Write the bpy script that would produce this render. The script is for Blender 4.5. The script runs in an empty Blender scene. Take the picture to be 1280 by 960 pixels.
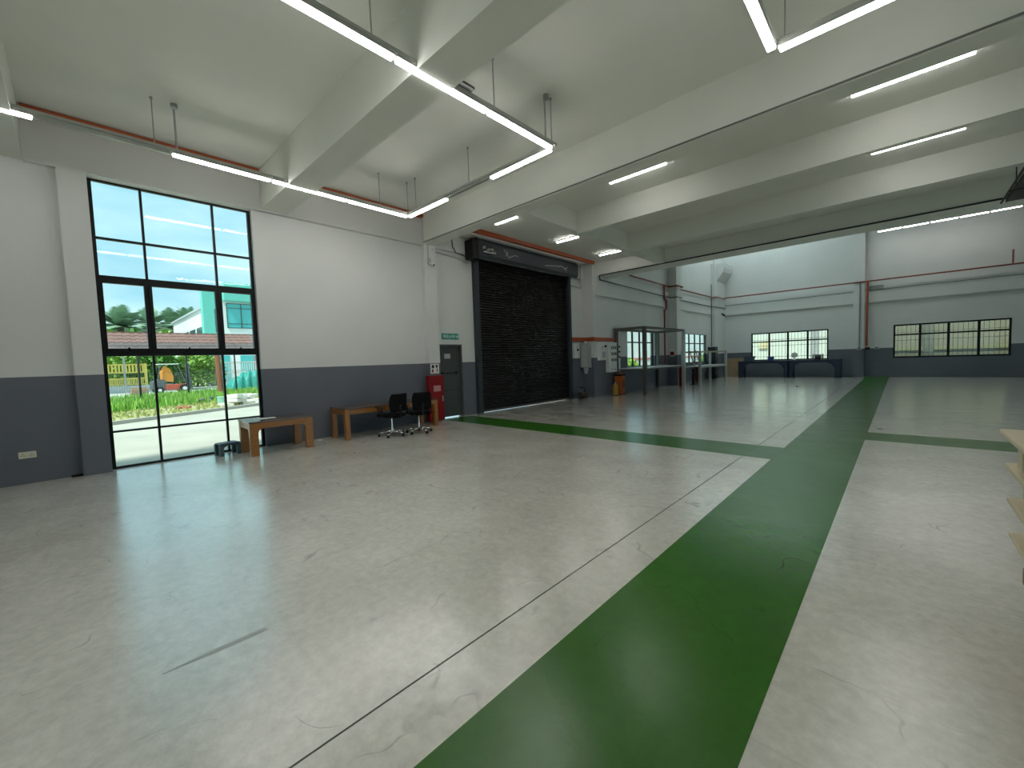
import bpy, bmesh, math, random
from mathutils import Vector, Matrix
random.seed(7)
SC = bpy.context.scene
COL = SC.collection
PI = math.pi

# ------------------------------------------------------------------ camera
cd = bpy.data.cameras.new('camera'); cam = bpy.data.objects.new('camera', cd); COL.objects.link(cam)
cd.sensor_fit = 'HORIZONTAL'; cd.sensor_width = 36.0; cd.lens = 36.0*514.764/1280.0
cd.clip_start = 0.05; cd.clip_end = 600
yaw, pitch, roll = -0.757, -0.057, -0.034
F = Vector((math.sin(yaw)*math.cos(pitch), math.cos(yaw)*math.cos(pitch), math.sin(pitch)))
Rt = Vector((math.cos(yaw), -math.sin(yaw), 0)); Up = Rt.cross(F)
r_ = Rt*math.cos(roll)+Up*math.sin(roll); u_ = -Rt*math.sin(roll)+Up*math.cos(roll)
M = Matrix(((r_.x, u_.x, -F.x, 0), (r_.y, u_.y, -F.y, 0), (r_.z, u_.z, -F.z, 1.62), (0, 0, 0, 1)))
cam.matrix_world = M
SC.camera = cam

# ------------------------------------------------------------------ world, sun, exposure
TUBE = 19.0          # strength of the light tubes
w = bpy.data.worlds.new('world'); SC.world = w; w.use_nodes = True
nt = w.node_tree; nt.nodes.clear()
wo = nt.nodes.new('ShaderNodeOutputWorld'); bg = nt.nodes.new('ShaderNodeBackground')
tc = nt.nodes.new('ShaderNodeTexCoord'); mp = nt.nodes.new('ShaderNodeMapping'); mp.inputs['Scale'].default_value = (1.2, 1.2, 3.5)
nz = nt.nodes.new('ShaderNodeTexNoise'); nz.inputs['Scale'].default_value = 1.7; nz.inputs['Detail'].default_value = 5; nz.inputs['Roughness'].default_value = 0.55
cr = nt.nodes.new('ShaderNodeValToRGB')
cr.color_ramp.elements[0].position = 0.36; cr.color_ramp.elements[0].color = (0.26, 0.52, 0.64, 1)
cr.color_ramp.elements[1].position = 0.62; cr.color_ramp.elements[1].color = (0.60, 0.78, 0.82, 1)
nt.links.new(tc.outputs['Generated'], mp.inputs['Vector']); nt.links.new(mp.outputs['Vector'], nz.inputs['Vector'])
nt.links.new(nz.outputs['Fac'], cr.inputs['Fac']); nt.links.new(cr.outputs['Color'], bg.inputs['Color'])
bg.inputs['Strength'].default_value = 1.15
nt.links.new(bg.outputs['Background'], wo.inputs['Surface'])
sd = bpy.data.lights.new('sun', 'SUN'); sd.energy = 4.2; sd.angle = math.radians(6); sd.color = (1, 0.96, 0.88)
sun = bpy.data.objects.new('sun', sd); COL.objects.link(sun)
sun.rotation_euler = Vector((-0.20, 0.55, -1.0)).to_track_quat('-Z', 'Y').to_euler()
sun.location = (0, 0, 40)
vs = SC.view_settings; vs.view_transform = 'Standard'; vs.look = 'None'; vs.gamma = 1.0; vs.use_curve_mapping = False
vs.exposure = 0.45

# ------------------------------------------------------------------ materials
MATS = {}
def mat(name, col, rough=0.6, metal=0.0, var=0.12, scale=6.0, bump=0.0, coat=0.0, spec=0.5, emit=None, emcol=None, stretch=(1, 1, 1)):
    if name in MATS: return MATS[name]
    m = bpy.data.materials.new(name); m.use_nodes = True; n = m.node_tree; b = n.nodes['Principled BSDF']
    tc = n.nodes.new('ShaderNodeTexCoord'); mp = n.nodes.new('ShaderNodeMapping'); mp.inputs['Scale'].default_value = stretch
    nz = n.nodes.new('ShaderNodeTexNoise'); nz.inputs['Scale'].default_value = scale; nz.inputs['Detail'].default_value = 5
    n.links.new(tc.outputs['Object'], mp.inputs['Vector']); n.links.new(mp.outputs['Vector'], nz.inputs['Vector'])
    mx = n.nodes.new('ShaderNodeMix'); mx.data_type = 'RGBA'
    mx.inputs['A'].default_value = tuple(c*(1-var) for c in col)+(1,); mx.inputs['B'].default_value = tuple(min(1, c*(1+var)) for c in col)+(1,)
    n.links.new(nz.outputs['Fac'], mx.inputs['Factor']); n.links.new(mx.outputs['Result'], b.inputs['Base Color'])
    b.inputs['Roughness'].default_value = rough; b.inputs['Metallic'].default_value = metal
    b.inputs['Coat Weight'].default_value = coat; b.inputs['Specular IOR Level'].default_value = spec
    if bump:
        bp = n.nodes.new('ShaderNodeBump'); bp.inputs['Strength'].default_value = bump; bp.inputs['Distance'].default_value = 0.01
        n.links.new(nz.outputs['Fac'], bp.inputs['Height']); n.links.new(bp.outputs['Normal'], b.inputs['Normal'])
    if emit:
        b.inputs['Emission Color'].default_value = (emcol or col)+(1,); b.inputs['Emission Strength'].default_value = emit
    MATS[name] = m; return m

def wall_paint():
    m = bpy.data.materials.new('two_tone_wall_paint'); m.use_nodes = True; n = m.node_tree; b = n.nodes['Principled BSDF']
    g = n.nodes.new('ShaderNodeNewGeometry'); sx = n.nodes.new('ShaderNodeSeparateXYZ'); n.links.new(g.outputs['Position'], sx.inputs[0])
    gt = n.nodes.new('ShaderNodeMath'); gt.operation = 'GREATER_THAN'; gt.inputs[1].default_value = 1.62; n.links.new(sx.outputs['Z'], gt.inputs[0])
    nz = n.nodes.new('ShaderNodeTexNoise'); nz.inputs['Scale'].default_value = 0.8; nz.inputs['Detail'].default_value = 6; n.links.new(g.outputs['Position'], nz.inputs['Vector'])
    a = n.nodes.new('ShaderNodeMix'); a.data_type = 'RGBA'; a.inputs['A'].default_value = (.60, .60, .585, 1); a.inputs['B'].default_value = (.71, .71, .69, 1)
    d = n.nodes.new('ShaderNodeMix'); d.data_type = 'RGBA'; d.inputs['A'].default_value = (.105, .115, .14, 1); d.inputs['B'].default_value = (.14, .15, .18, 1)
    for x in (a, d): n.links.new(nz.outputs['Fac'], x.inputs['Factor'])
    f = n.nodes.new('ShaderNodeMix'); f.data_type = 'RGBA'
    n.links.new(gt.outputs[0], f.inputs['Factor']); n.links.new(d.outputs['Result'], f.inputs['A']); n.links.new(a.outputs['Result'], f.inputs['B'])
    n.links.new(f.outputs['Result'], b.inputs['Base Color']); b.inputs['Roughness'].default_value = 0.62
    n2 = n.nodes.new('ShaderNodeTexNoise'); n2.inputs['Scale'].default_value = 35; n.links.new(g.outputs['Position'], n2.inputs['Vector'])
    bp = n.nodes.new('ShaderNodeBump'); bp.inputs['Strength'].default_value = .08; bp.inputs['Distance'].default_value = .01
    n.links.new(n2.outputs['Fac'], bp.inputs['Height']); n.links.new(bp.outputs['Normal'], b.inputs['Normal'])
    return m
def floor_mat(name, ca, cb, rough0, rough1, wear=(.62, .60, .56), wearamt=.35, coat=0, fineamt=.9, bumpd=.012):
    m = bpy.data.materials.new(name); m.use_nodes = True; n = m.node_tree; b = n.nodes['Principled BSDF']
    g = n.nodes.new('ShaderNodeNewGeometry')
    def noise(sc, det, st=(1, 1, 1), ro=.6, rot=0):
        mp = n.nodes.new('ShaderNodeMapping'); mp.inputs['Scale'].default_value = st; mp.inputs['Rotation'].default_value = (0, 0, rot)
        z = n.nodes.new('ShaderNodeTexNoise'); z.inputs['Scale'].default_value = sc; z.inputs['Detail'].default_value = det; z.inputs['Roughness'].default_value = ro
        n.links.new(g.outputs['Position'], mp.inputs['Vector']); n.links.new(mp.outputs['Vector'], z.inputs['Vector']); return z.outputs['Fac']
    def ramp(src, p0, p1, c0, c1):
        r = n.nodes.new('ShaderNodeValToRGB'); e = r.color_ramp.elements; e[0].position = p0; e[1].position = p1
        e[0].color = tuple(c0)+(1,); e[1].color = tuple(c1)+(1,); n.links.new(src, r.inputs['Fac']); return r.outputs['Color']
    base = ramp(noise(1.3, 8, (1, 1, 1), .65), .34, .66, ca, cb)
    mask = ramp(noise(2.4, 12, (1, 1, 1), .78), .42, .72, (0, 0, 0), (wearamt,)*3)       # pale cloudy scuffing
    mx = n.nodes.new('ShaderNodeMix'); mx.data_type = 'RGBA'; n.links.new(mask, mx.inputs['Factor']); n.links.new(base, mx.inputs['A'])
    mx.inputs['B'].default_value = tuple(x*.75+y*.25 for x, y in zip(cb, wear))+(1,)
    fine = ramp(noise(13, 10, (1, 1, 1), .72), .30, .70, (.80, .80, .79), (1.10, 1.10, 1.10))
    fm = n.nodes.new('ShaderNodeMix'); fm.data_type = 'RGBA'; fm.blend_type = 'MULTIPLY'; fm.inputs['Factor'].default_value = fineamt
    n.links.new(mx.outputs['Result'], fm.inputs['A']); n.links.new(fine, fm.inputs['B'])
    sm = ramp(noise(9, 3, (.12, 1.4, 1), .5, .55), .70, .80, (0, 0, 0), (.22, .22, .22))    # long dark scrapes
    m2 = n.nodes.new('ShaderNodeMix'); m2.data_type = 'RGBA'; n.links.new(sm, m2.inputs['Factor']); n.links.new(fm.outputs['Result'], m2.inputs['A'])
    m2.inputs['B'].default_value = tuple(c*.45 for c in ca)+(1,)
    sp = ramp(noise(24, 2), .73, .78, (0, 0, 0), (.35, .35, .35))
    m3 = n.nodes.new('ShaderNodeMix'); m3.data_type = 'RGBA'; n.links.new(sp, m3.inputs['Factor']); n.links.new(m2.outputs['Result'], m3.inputs['A'])
    m3.inputs['B'].default_value = tuple(c*.6 for c in ca)+(1,)
    # thin wandering scratches
    wv = n.nodes.new('ShaderNodeTexNoise'); wv.inputs['Scale'].default_value = 1.1; wv.inputs['Detail'].default_value = 3; n.links.new(g.outputs['Position'], wv.inputs['Vector'])
    ad = n.nodes.new('ShaderNodeVectorMath'); ad.operation = 'MULTIPLY_ADD'; ad.inputs[1].default_value = (2.2, 2.2, 0); n.links.new(wv.outputs['Color'], ad.inputs[0]); n.links.new(g.outputs['Position'], ad.inputs[2])
    vo = n.nodes.new('ShaderNodeTexVoronoi'); vo.feature = 'DISTANCE_TO_EDGE'; vo.inputs['Scale'].default_value = .75; n.links.new(ad.outputs[0], vo.inputs['Vector'])
    ln = ramp(vo.outputs['Distance'], .002, .007, (1, 1, 1), (0, 0, 0)); gate = ramp(noise(2.7, 3), .50, .62, (0, 0, 0), (.5, .5, .5))
    ml = n.nodes.new('ShaderNodeMix'); ml.data_type = 'RGBA'; ml.blend_type = 'MULTIPLY'; ml.inputs['Factor'].default_value = 1; n.links.new(ln, ml.inputs['A']); n.links.new(gate, ml.inputs['B'])
    m4 = n.nodes.new('ShaderNodeMix'); m4.data_type = 'RGBA'; n.links.new(ml.outputs['Result'], m4.inputs['Factor']); n.links.new(m3.outputs['Result'], m4.inputs['A'])
    m4.inputs['B'].default_value = tuple(c*.35 for c in ca)+(1,)
    n.links.new(m4.outputs['Result'], b.inputs['Base Color'])
    mr = n.nodes.new('ShaderNodeMapRange'); n.links.new(noise(2.1, 6, (.5, 1.2, 1)), mr.inputs['Value'])
    mr.inputs['From Min'].default_value = .3; mr.inputs['From Max'].default_value = .7; mr.inputs['To Min'].default_value = rough0; mr.inputs['To Max'].default_value = rough1
    n.links.new(mr.outputs[0], b.inputs['Roughness'])
    bp = n.nodes.new('ShaderNodeBump'); bp.inputs['Strength'].default_value = .19; bp.inputs['Distance'].default_value = bumpd
    n.links.new(noise(7.0, 9, (1, 1, 1), .68), bp.inputs['Height']); n.links.new(bp.outputs['Normal'], b.inputs['Normal'])
    b.inputs['Specular IOR Level'].default_value = .5; b.inputs['Coat Weight'].default_value = coat; b.inputs['Coat IOR'].default_value = 1.95; b.inputs['Coat Roughness'].default_value = .2
    n.links.new(bp.outputs['Normal'], b.inputs['Coat Normal'])
    return m
def glass(name, tint, gl=.06):
    m = bpy.data.materials.new(name); m.use_nodes = True; n = m.node_tree; n.nodes.clear()
    o = n.nodes.new('ShaderNodeOutputMaterial'); t = n.nodes.new('ShaderNodeBsdfTransparent'); t.inputs[0].default_value = tint+(1,)
    g = n.nodes.new('ShaderNodeBsdfGlossy'); g.inputs['Roughness'].default_value = .03
    lw = n.nodes.new('ShaderNodeLayerWeight'); lw.inputs[0].default_value = .5
    pw = n.nodes.new('ShaderNodeMath'); pw.operation = 'POWER'; pw.inputs[1].default_value = 5.0; n.links.new(lw.outputs['Facing'], pw.inputs[0])
    fr = n.nodes.new('ShaderNodeMath'); fr.operation = 'MULTIPLY_ADD'; fr.inputs[1].default_value = .85; fr.inputs[2].default_value = .022; n.links.new(pw.outputs[0], fr.inputs[0])
    x = n.nodes.new('ShaderNodeMixShader'); n.links.new(fr.outputs[0], x.inputs[0]); n.links.new(t.outputs[0], x.inputs[1]); n.links.new(g.outputs[0], x.inputs[2])
    n.links.new(x.outputs[0], o.inputs[0]); return m
def frosted(name, col):
    m = bpy.data.materials.new(name); m.use_nodes = True; n = m.node_tree; n.nodes.clear()
    o = n.nodes.new('ShaderNodeOutputMaterial'); t = n.nodes.new('ShaderNodeBsdfTranslucent'); t.inputs[0].default_value = col+(1,)
    n.links.new(t.outputs[0], o.inputs[0]); return m

WALL = wall_paint()
CEIL = mat('ceiling_paint', (.74, .745, .69), .75, var=.06, scale=1.2, bump=.05)
CONC = floor_mat('worn_light_concrete', (.66, .625, .555), (.80, .765, .69), .15, .27, coat=1.0)
GREEN = floor_mat('green_floor_paint', (.025, .130, .004), (.034, .158, .008), .16, .27, wear=(.06, .2, .05), wearamt=.35, fineamt=.45)
DARK = mat('joint_sealant', (.03, .03, .028), .8)
BLACKF = mat('black_aluminium', (.006, .007, .007), .4, .0, spec=.25)
GLASS = glass('clear_glass', (.90, .97, .97))
SHUT = mat('black_shutter_steel', (.011, .0095, .009), .5, .0, var=.3, spec=.25)
RAIL = mat('dark_grey_steel', (.04, .048, .056), .5, .1, spec=.3)
ORANGE = mat('orange_trunking_paint', (.42, .085, .025), .5)
REDPIPE = mat('red_brown_pipe_paint', (.22, .045, .025), .5)
GREYP = mat('grey_plastic', (.42, .43, .42), .5)
WHITEP = mat('white_plastic', (.72, .72, .70), .4)
METAL = mat('galvanised_steel', (.45, .46, .46), .35, .8)
CHROME = mat('chrome', (.8, .8, .8), .12, 1.0, var=.02)
ALU = mat('light_housing', (.42, .43, .40), .4, .4)
TUBEM = mat('lit_tube', (1, 1, 1), .5, emit=TUBE, emcol=(1, .985, .95), var=0)
WOOD = mat('varnished_wood', (.30, .115, .018), .35, var=.45, scale=4, stretch=(1, 1, 12), coat=.2)
WOODT = mat('worn_table_top', (.10, .065, .045), .2, var=.3, scale=5, stretch=(6, 1, 1), coat=.3)
BLKFAB = mat('black_mesh_fabric', (.005, .005, .0055), .9, var=.3, scale=60, spec=.15)
BLKPL = mat('black_plastic', (.008, .008, .009), .45, spec=.3)
RED = mat('red_cabinet_paint', (.22, .006, .008), .45, spec=.3)
DOORM = mat('grey_door_paint', (.055, .06, .06), .5)
SIGNG = mat('exit_sign_green', (.01, .26, .20), .35)
INK = mat('black_ink', (.02, .02, .02), .6)
STOOL = mat('blue_grey_stool_plastic', (.05, .085, .10), .45)
PALLET = mat('beige_pallet_plastic', (.60, .52, .37), .5, var=.10, scale=9, bump=.1)
PALLETB = mat('brown_worn_wood', (.26, .15, .06), .6, var=.4, scale=8, stretch=(1, 5, 1))
NAVY = mat('navy_bench_paint', (.012, .022, .05), .4)
BOARD = mat('brown_plywood', (.30, .20, .11), .6, var=.2, scale=5)
STEELB = mat('grey_square_tube', (.11, .11, .10), .45, .5)
ORM = mat('orange_machine_paint', (.45, .10, .015), .45)
YEL = mat('yellow_paint', (.95, .72, .16), .5)

# ------------------------------------------------------------------ geometry helpers
class MB:
    def __init__(s): s.bm = bmesh.new()
    def box(s, x0, x1, y0, y1, z0, z1, bevel=0):
        r = bmesh.ops.create_cube(s.bm, size=1.0)
        bmesh.ops.scale(s.bm, vec=(abs(x1-x0), abs(y1-y0), abs(z1-z0)), verts=r['verts'])
        bmesh.ops.translate(s.bm, vec=((x0+x1)/2, (y0+y1)/2, (z0+z1)/2), verts=r['verts'])
        if bevel:
            es = list({e for v in r['verts'] for e in v.link_edges})
            bmesh.ops.bevel(s.bm, geom=es, offset=bevel, segments=2, affect='EDGES', profile=.5)
        return s
    def tube(s, p, q, r, r2=None, seg=10):
        p = Vector(p); q = Vector(q); d = q-p; L = d.length
        if L < 1e-6: return s
        c = bmesh.ops.create_cone(s.bm, cap_ends=True, segments=seg, radius1=r, radius2=r if r2 is None else r2, depth=L)
        m = Matrix.Translation((p+q)/2) @ d.to_track_quat('Z', 'Y').to_matrix().to_4x4()
        bmesh.ops.transform(s.bm, matrix=m, verts=c['verts']); return s
    def bar(s, p, q, wx, wz):
        """square bar between two points"""
        p = Vector(p); q = Vector(q); d = q-p; L = d.length
        c = bmesh.ops.create_cube(s.bm, size=1.0)
        bmesh.ops.scale(s.bm, vec=(wx, wz, L), verts=c['verts'])
        bmesh.ops.transform(s.bm, matrix=Matrix.Translation((p+q)/2) @ d.to_track_quat('Z', 'Y').to_matrix().to_4x4(), verts=c['verts']); return s
    def ball(s, c, r, sx=1, sy=1, sz=1, sub=2):
        k = bmesh.ops.create_icosphere(s.bm, subdivisions=sub, radius=r)
        bmesh.ops.scale(s.bm, vec=(sx, sy, sz), verts=k['verts']); bmesh.ops.translate(s.bm, vec=c, verts=k['verts']); return s
    def prism(s, pts, axis, a, b):
        """extrude a 2-D outline along axis (0,1,2) from a to b; outline is in the other two axes, in order"""
        def P(u, v, t):
            l = [u, v]; l.insert(axis, t); return l
        va = [s.bm.verts.new(P(u, v, a)) for u, v in pts]; vb = [s.bm.verts.new(P(u, v, b)) for u, v in pts]
        fs = [s.bm.faces.new(va), s.bm.faces.new(vb[::-1])]
        n = len(pts)
        for i in range(n): fs.append(s.bm.faces.new((va[i], vb[i], vb[(i+1) % n], va[(i+1) % n])))
        bmesh.ops.recalc_face_normals(s.bm, faces=fs); return s
    def quad(s, pts):
        s.bm.faces.new([s.bm.verts.new(p) for p in pts]); return s
    def rot(s, ang, c=(0, 0, 0), axis='Z'):
        bmesh.ops.rotate(s.bm, cent=c, matrix=Matrix.Rotation(ang, 3, axis), verts=s.bm.verts); return s
    def move(s, v): bmesh.ops.translate(s.bm, vec=v, verts=s.bm.verts); return s
    def build(s, name, m, parent=None, smooth=False, kind=None, label=None):
        me = bpy.data.meshes.new(name); s.bm.to_mesh(me); s.bm.free(); me.materials.append(m)
        if smooth:
            for p in me.polygons: p.use_smooth = True
        o = bpy.data.objects.new(name, me); COL.objects.link(o)
        if parent: o.parent = parent
        if kind: o['kind'] = kind
        if label: o['label'] = label
        return o
def tag(o, label, cat, group=None):
    o['label'] = label; o['category'] = cat
    if group: o['group'] = group
    return o
def thing(name, label, cat, loc=(0, 0, 0), rz=0, group=None):
    o = bpy.data.objects.new(name, None); o.empty_display_size = .1; COL.objects.link(o); o.location = loc; o.rotation_euler = (0, 0, rz)
    return tag(o, label, cat, group)
def struct(name, loc=(0, 0, 0), rz=0):
    o = bpy.data.objects.new(name, None); o.empty_display_size = .1; COL.objects.link(o); o.location = loc; o.rotation_euler = (0, 0, rz); o['kind'] = 'structure'; return o
def copy_tree(o, loc, rz=None, label=None, parent=None):
    c = o.copy(); COL.objects.link(c)
    if parent: c.parent = parent
    else:
        c.location = loc
        if rz is not None: c.rotation_euler = (0, 0, rz)
        if label: c['label'] = label
    for ch in list(o.children): copy_tree(ch, None, parent=c)
    return c
def text_obj(name, s, size, m, parent, loc, rot, ext=.002, sx=1.0):
    cu = bpy.data.curves.new('t', 'FONT'); cu.body = s; cu.size = size; cu.extrude = ext; cu.align_x = 'CENTER'; cu.align_y = 'CENTER'
    t = bpy.data.objects.new('t', cu); COL.objects.link(t)
    bpy.context.view_layer.update()
    dg = bpy.context.evaluated_depsgraph_get(); me = bpy.data.meshes.new_from_object(t.evaluated_get(dg))
    bpy.data.objects.remove(t); me.materials.clear(); me.materials.append(m); me.name = name
    o = bpy.data.objects.new(name, me); COL.objects.link(o); o.parent = parent; o.location = loc; o.rotation_euler = rot; o.scale = (sx, 1, 1)
    return o
XW = (PI/2, 0, PI/2)      # text lying on a wall that faces +X
YW = (PI/2, 0, 0)         # text on a wall that faces -Y

def wall_x(name, xf, thick, y0, y1, z0, z1, holes, m=WALL, kind='structure'):
    """wall whose inner face is x=xf, body towards -x when thick>0, with rectangular holes (y0,y1,z0,z1)"""
    ys = sorted({y0, y1, *[h[0] for h in holes], *[h[1] for h in holes]}); zs = sorted({z0, z1, *[h[2] for h in holes], *[h[3] for h in holes]})
    b = MB()
    for i in range(len(ys)-1):
        j = 0
        while j < len(zs)-1:
            def hole(jj):
                cy = (ys[i]+ys[i+1])/2; cz = (zs[jj]+zs[jj+1])/2
                return any(h[0] < cy < h[1] and h[2] < cz < h[3] for h in holes)
            if hole(j): j += 1; continue
            k = j
            while k+1 < len(zs)-1 and not hole(k+1): k += 1
            b.box(xf-thick, xf, ys[i], ys[i+1], zs[j], zs[k+1]); j = k+1
    return b.build(name, m, kind=kind)
def wall_y(name, yf, thick, x0, x1, z0, z1, holes, m=WALL):
    xs = sorted({x0, x1, *[h[0] for h in holes], *[h[1] for h in holes]}); zs = sorted({z0, z1, *[h[2] for h in holes], *[h[3] for h in holes]})
    b = MB()
    for i in range(len(xs)-1):
        for j in range(len(zs)-1):
            cx = (xs[i]+xs[i+1])/2; cz = (zs[j]+zs[j+1])/2
            if any(h[0] < cx < h[1] and h[2] < cz < h[3] for h in holes): continue
            b.box(xs[i], xs[i+1], yf, yf+thick, zs[j], zs[j+1])
    return b.build(name, m, kind='structure')
def sbox(name, *a, m=WALL, bevel=0): return MB().box(*a, bevel=bevel).build(name, m, kind='structure')

# ------------------------------------------------------------------ room shell
XR, YB, YF, ZT = 10.0, -6.0, 31.0, 10.4
SL = 5.63                                    # low slab soffit
sbox('floor', -9.85, -1.786, YB-.2, YF+.25, -.25, 0, m=CONC)
sbox('floor', -1.775, XR+.2, YB-.2, YF+.25, -.25, 0, m=CONC)
sbox('floor_joint', -1.786, -1.775, YB, YF, -.25, -.006, m=DARK)
def strip(x0, x1, y0, y1):
    o = MB().box(x0, x1, y0, y1, 0, .002).build('floor_marking', GREEN, kind='structure'); return o
strip(-1.40, -.44, YB, YF-.25)
strip(-9.45, -1.786, 7.12, 8.08); strip(-1.775, -1.40, 7.12, 8.08)
strip(-.44, XR, 9.55, 10.45)

MB().prism([(-2.872, .22), (-2.862, .22), (-2.842, .45), (-2.838, .72), (-2.882, .72), (-2.885, .45)], 2, 0, .0008).build('floor_scuff', mat('grey_scuff', (.46, .45, .42), .3), kind='structure')
wall_x('wall_left', -9.62, .25, YB, 14.55, 0, SL+.3, [(.33, 2.66, 0, 4.84), (7.13, 8.02, 0, 2.15), (8.6, 13.6, 0, 4.8)])
wall_x('wall_left', -9.10, .25, 14.8, YF+.25, 0, ZT, [(17.4, 20.3, 1.12, 2.85), (24.35, 28.1, 1.12, 2.85), (23.5, 30.3, 8.6, 9.9)])
sbox('wall_left', -9.87, -9.10, 14.55, 14.8, 0, ZT)
wall_y('wall_far', YF, .25, -9.35, XR, 0, ZT, [(-7.25, -3.15, 1.05, 2.86), (-.30, 3.88, 1.05, 2.86)])
wall_x('wall_right', XR+.2, .2, YB, YF+.25, 0, ZT, [(7.5, 13.5, .3, 4.8), (17, 21, 1.0, 4.0)])
wall_y('wall_back', YB-.2, .2, -9.87, XR+.2, 0, SL+.3, [(-3.0, 7.5, .6, 5.0)])
# pillars and wall beams
sbox('pillar', -9.62, -9.50, -.0, .33, 0, 4.84)
sbox('pillar', -9.62, -9.47, 6.72, 7.10, 0, SL)
sbox('pillar', -9.10, -8.62, 21.95, 22.5, 0, ZT)
sbox('pillar', -9.10, -8.85, 28.95, YF, 0, 7.45); sbox('pillar', -9.10, -8.98, 29.3, YF, 7.45, ZT)
sbox('pillar', -2.02, -1.52, YF-.3, YF, 0, ZT)
sbox('pillar', 5.2, 5.8, YF-.3, YF, 0, ZT)
MB().prism([(-8.85, 6.35), (-8.45, 6.9), (-8.38, 7.2), (-8.38, 7.45), (-8.85, 7.45)], 1, 29.2, 30.9).build('pillar_corbel', WALL, kind='structure')
sbox('wall_beam', -9.62, -9.52, -.33, 14.55, 4.84, SL)
sbox('wall_beam', -9.10, -9.02, 14.8, 21.95, 4.15, 4.95); sbox('wall_beam', -9.10, -9.02, 22.5, 28.95, 4.15, 4.95)
sbox('wall_beam', -8.85, -2.02, YF-.12, YF, 4.2, 5.0); sbox('wall_beam', -1.52, 5.2, YF-.12, YF, 4.2, 5.0)
sbox('wall_beam', -9.62, -9.50, YB, -.83, 4.84, SL)
# low slab and its beams
sbox('ceiling', -9.85, XR+.2, YB-.2, 15.75, SL, SL+.3, m=CEIL)
for y0, y1, zb in ((-5.3, -4.9, 4.87), (-.83, -.33, 4.87), (2.81, 3.30, 4.87), (6.73, 7.09, 4.88)):
    sbox('ceiling_beam', -9.62, XR, y0, y1, zb, SL, m=CEIL)
sbox('ceiling', -9.60, XR, 7.09, 14.9, 5.46, SL, m=CEIL)
for y0, y1 in ((9.32, 9.47), (12.08, 12.26)):
    sbox('ceiling_beam', -6.26, XR, y0, y1, 4.90, 5.46, m=CEIL)
sbox('ceiling_beam', -6.50, -6.26, 7.09, 14.9, 4.96, 5.46, m=CEIL)
sbox('wall_beam', -9.52, -9.06, 7.12, 13.9, 5.305, 5.46)
sbox('ceiling_beam', -9.10, XR, 14.9, 15.75, 4.93, SL+.3, m=CEIL)
sbox('wall_upper', -9.35, XR, 15.55, 15.75, SL+.3, ZT)
# high roof with a frosted roof light by the left corner
rb = MB()
rb.box(-9.35, XR+.2, 15.55, 23.5, ZT, ZT+.2).box(-9.35, XR+.2, 30.3, YF+.25, ZT, ZT+.2).box(-3.0, XR+.2, 23.5, 30.3, ZT, ZT+.2).box(-9.35, -8.9, 23.5, 30.3, ZT, ZT+.2)
rb.build('ceiling', CEIL, kind='structure')
MB().box(-8.9, -3.0, 23.5, 30.3, ZT+.05, ZT+.07).build('skylight', frosted('frosted_roof_sheet', (.93, .99, .99)), kind='structure')
# thin recess for the far baseboard
sbox('baseboard_far', -8.85, XR, YF-.02, YF, 0, .07, m=mat('grey_skirting', (.10, .105, .11), .6))

# ------------------------------------------------------------------ big window (window_1)
def window_x(name, xf, y0, y1, z0, z1, vs_, hs_, thick=(.05, .05), fm=BLACKF, extra=None):
    """window in a wall facing +X: vs_ = [(y,width)], hs_ = [(z,height)]"""
    W = struct(name, (xf, y0, z0))
    def P(b, nm, **k):
        o = b.build(nm, fm, W, **k); o.location = (-xf, -y0, -z0); return o
    t = thick[0]; d = .06
    P(MB().box(xf-d, xf, y0, y0+t, z0, z1).box(xf-d, xf, y1-t, y1, z0, z1).box(xf-d, xf, y0+t, y1-t, z1-.025, z1).box(xf-d, xf, y0+t, y1-t, z0, z0+.035), 'window_frame')
    for y, ww in vs_: P(MB().box(xf-d, xf+.004, y-ww/2, y+ww/2, z0+.02, z1-.02), 'mullion')
    for z, hh in hs_: P(MB().box(xf-d, xf+.002, y0+.02, y1-.02, z-hh/2, z+hh/2), 'transom')
    ys = [y0+t/2]+[v[0] for v in vs_]+[y1-t/2]; zs = [z0+.02]+sorted(h[0] for h in hs_)+[z1-t/2]
    for i in range(len(ys)-1):
        for j in range(len(zs)-1):
            o = MB().box(xf-.035, xf-.029, ys[i], ys[i+1], zs[j], zs[j+1]).build('pane', GLASS, W); o.location = (-xf, -y0, -z0)
    return W, P
W1, P1 = window_x('window_1', -9.72, .335, 2.655, 0, 4.838, [(.985, .035), (2.02, .035)], [(.635, .032), (1.965, .09), (3.23, .09), (3.89, .035)], (.05, .05))
# the middle band is three opening sashes with heavier frames
for a, b_ in ((.36, .985), (.985, 2.02), (2.02, 2.63)):
    P1(MB().box(-9.775, -9.70, a+.005, a+.055, 2.0, 3.2).box(-9.775, -9.70, b_-.055, b_-.005, 2.0, 3.2).box(-9.775, -9.70, a+.05, b_-.05, 2.0, 2.05).box(-9.775, -9.70, a+.05, b_-.05, 3.15, 3.2), 'sash')
    c = (a+b_)/2; P1(MB().box(-9.70, -9.66, c-.05, c+.05, 2.01, 2.04).box(-9.69, -9.66, c-.012, c+.012, 1.99, 2.07), 'sash_handle')
# rear windows of the left wall
for nm, y0, y1 in (('window_2', 17.4, 20.3), ('window_3', 24.35, 28.1)):
    n = 4; vv = [(y0+(y1-y0)*k/n, .07) for k in range(1, n)]
    window_x(nm, -9.2, y0, y1, 1.12, 2.85, vv, [(2.28, .06)], (.07, .07))
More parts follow.
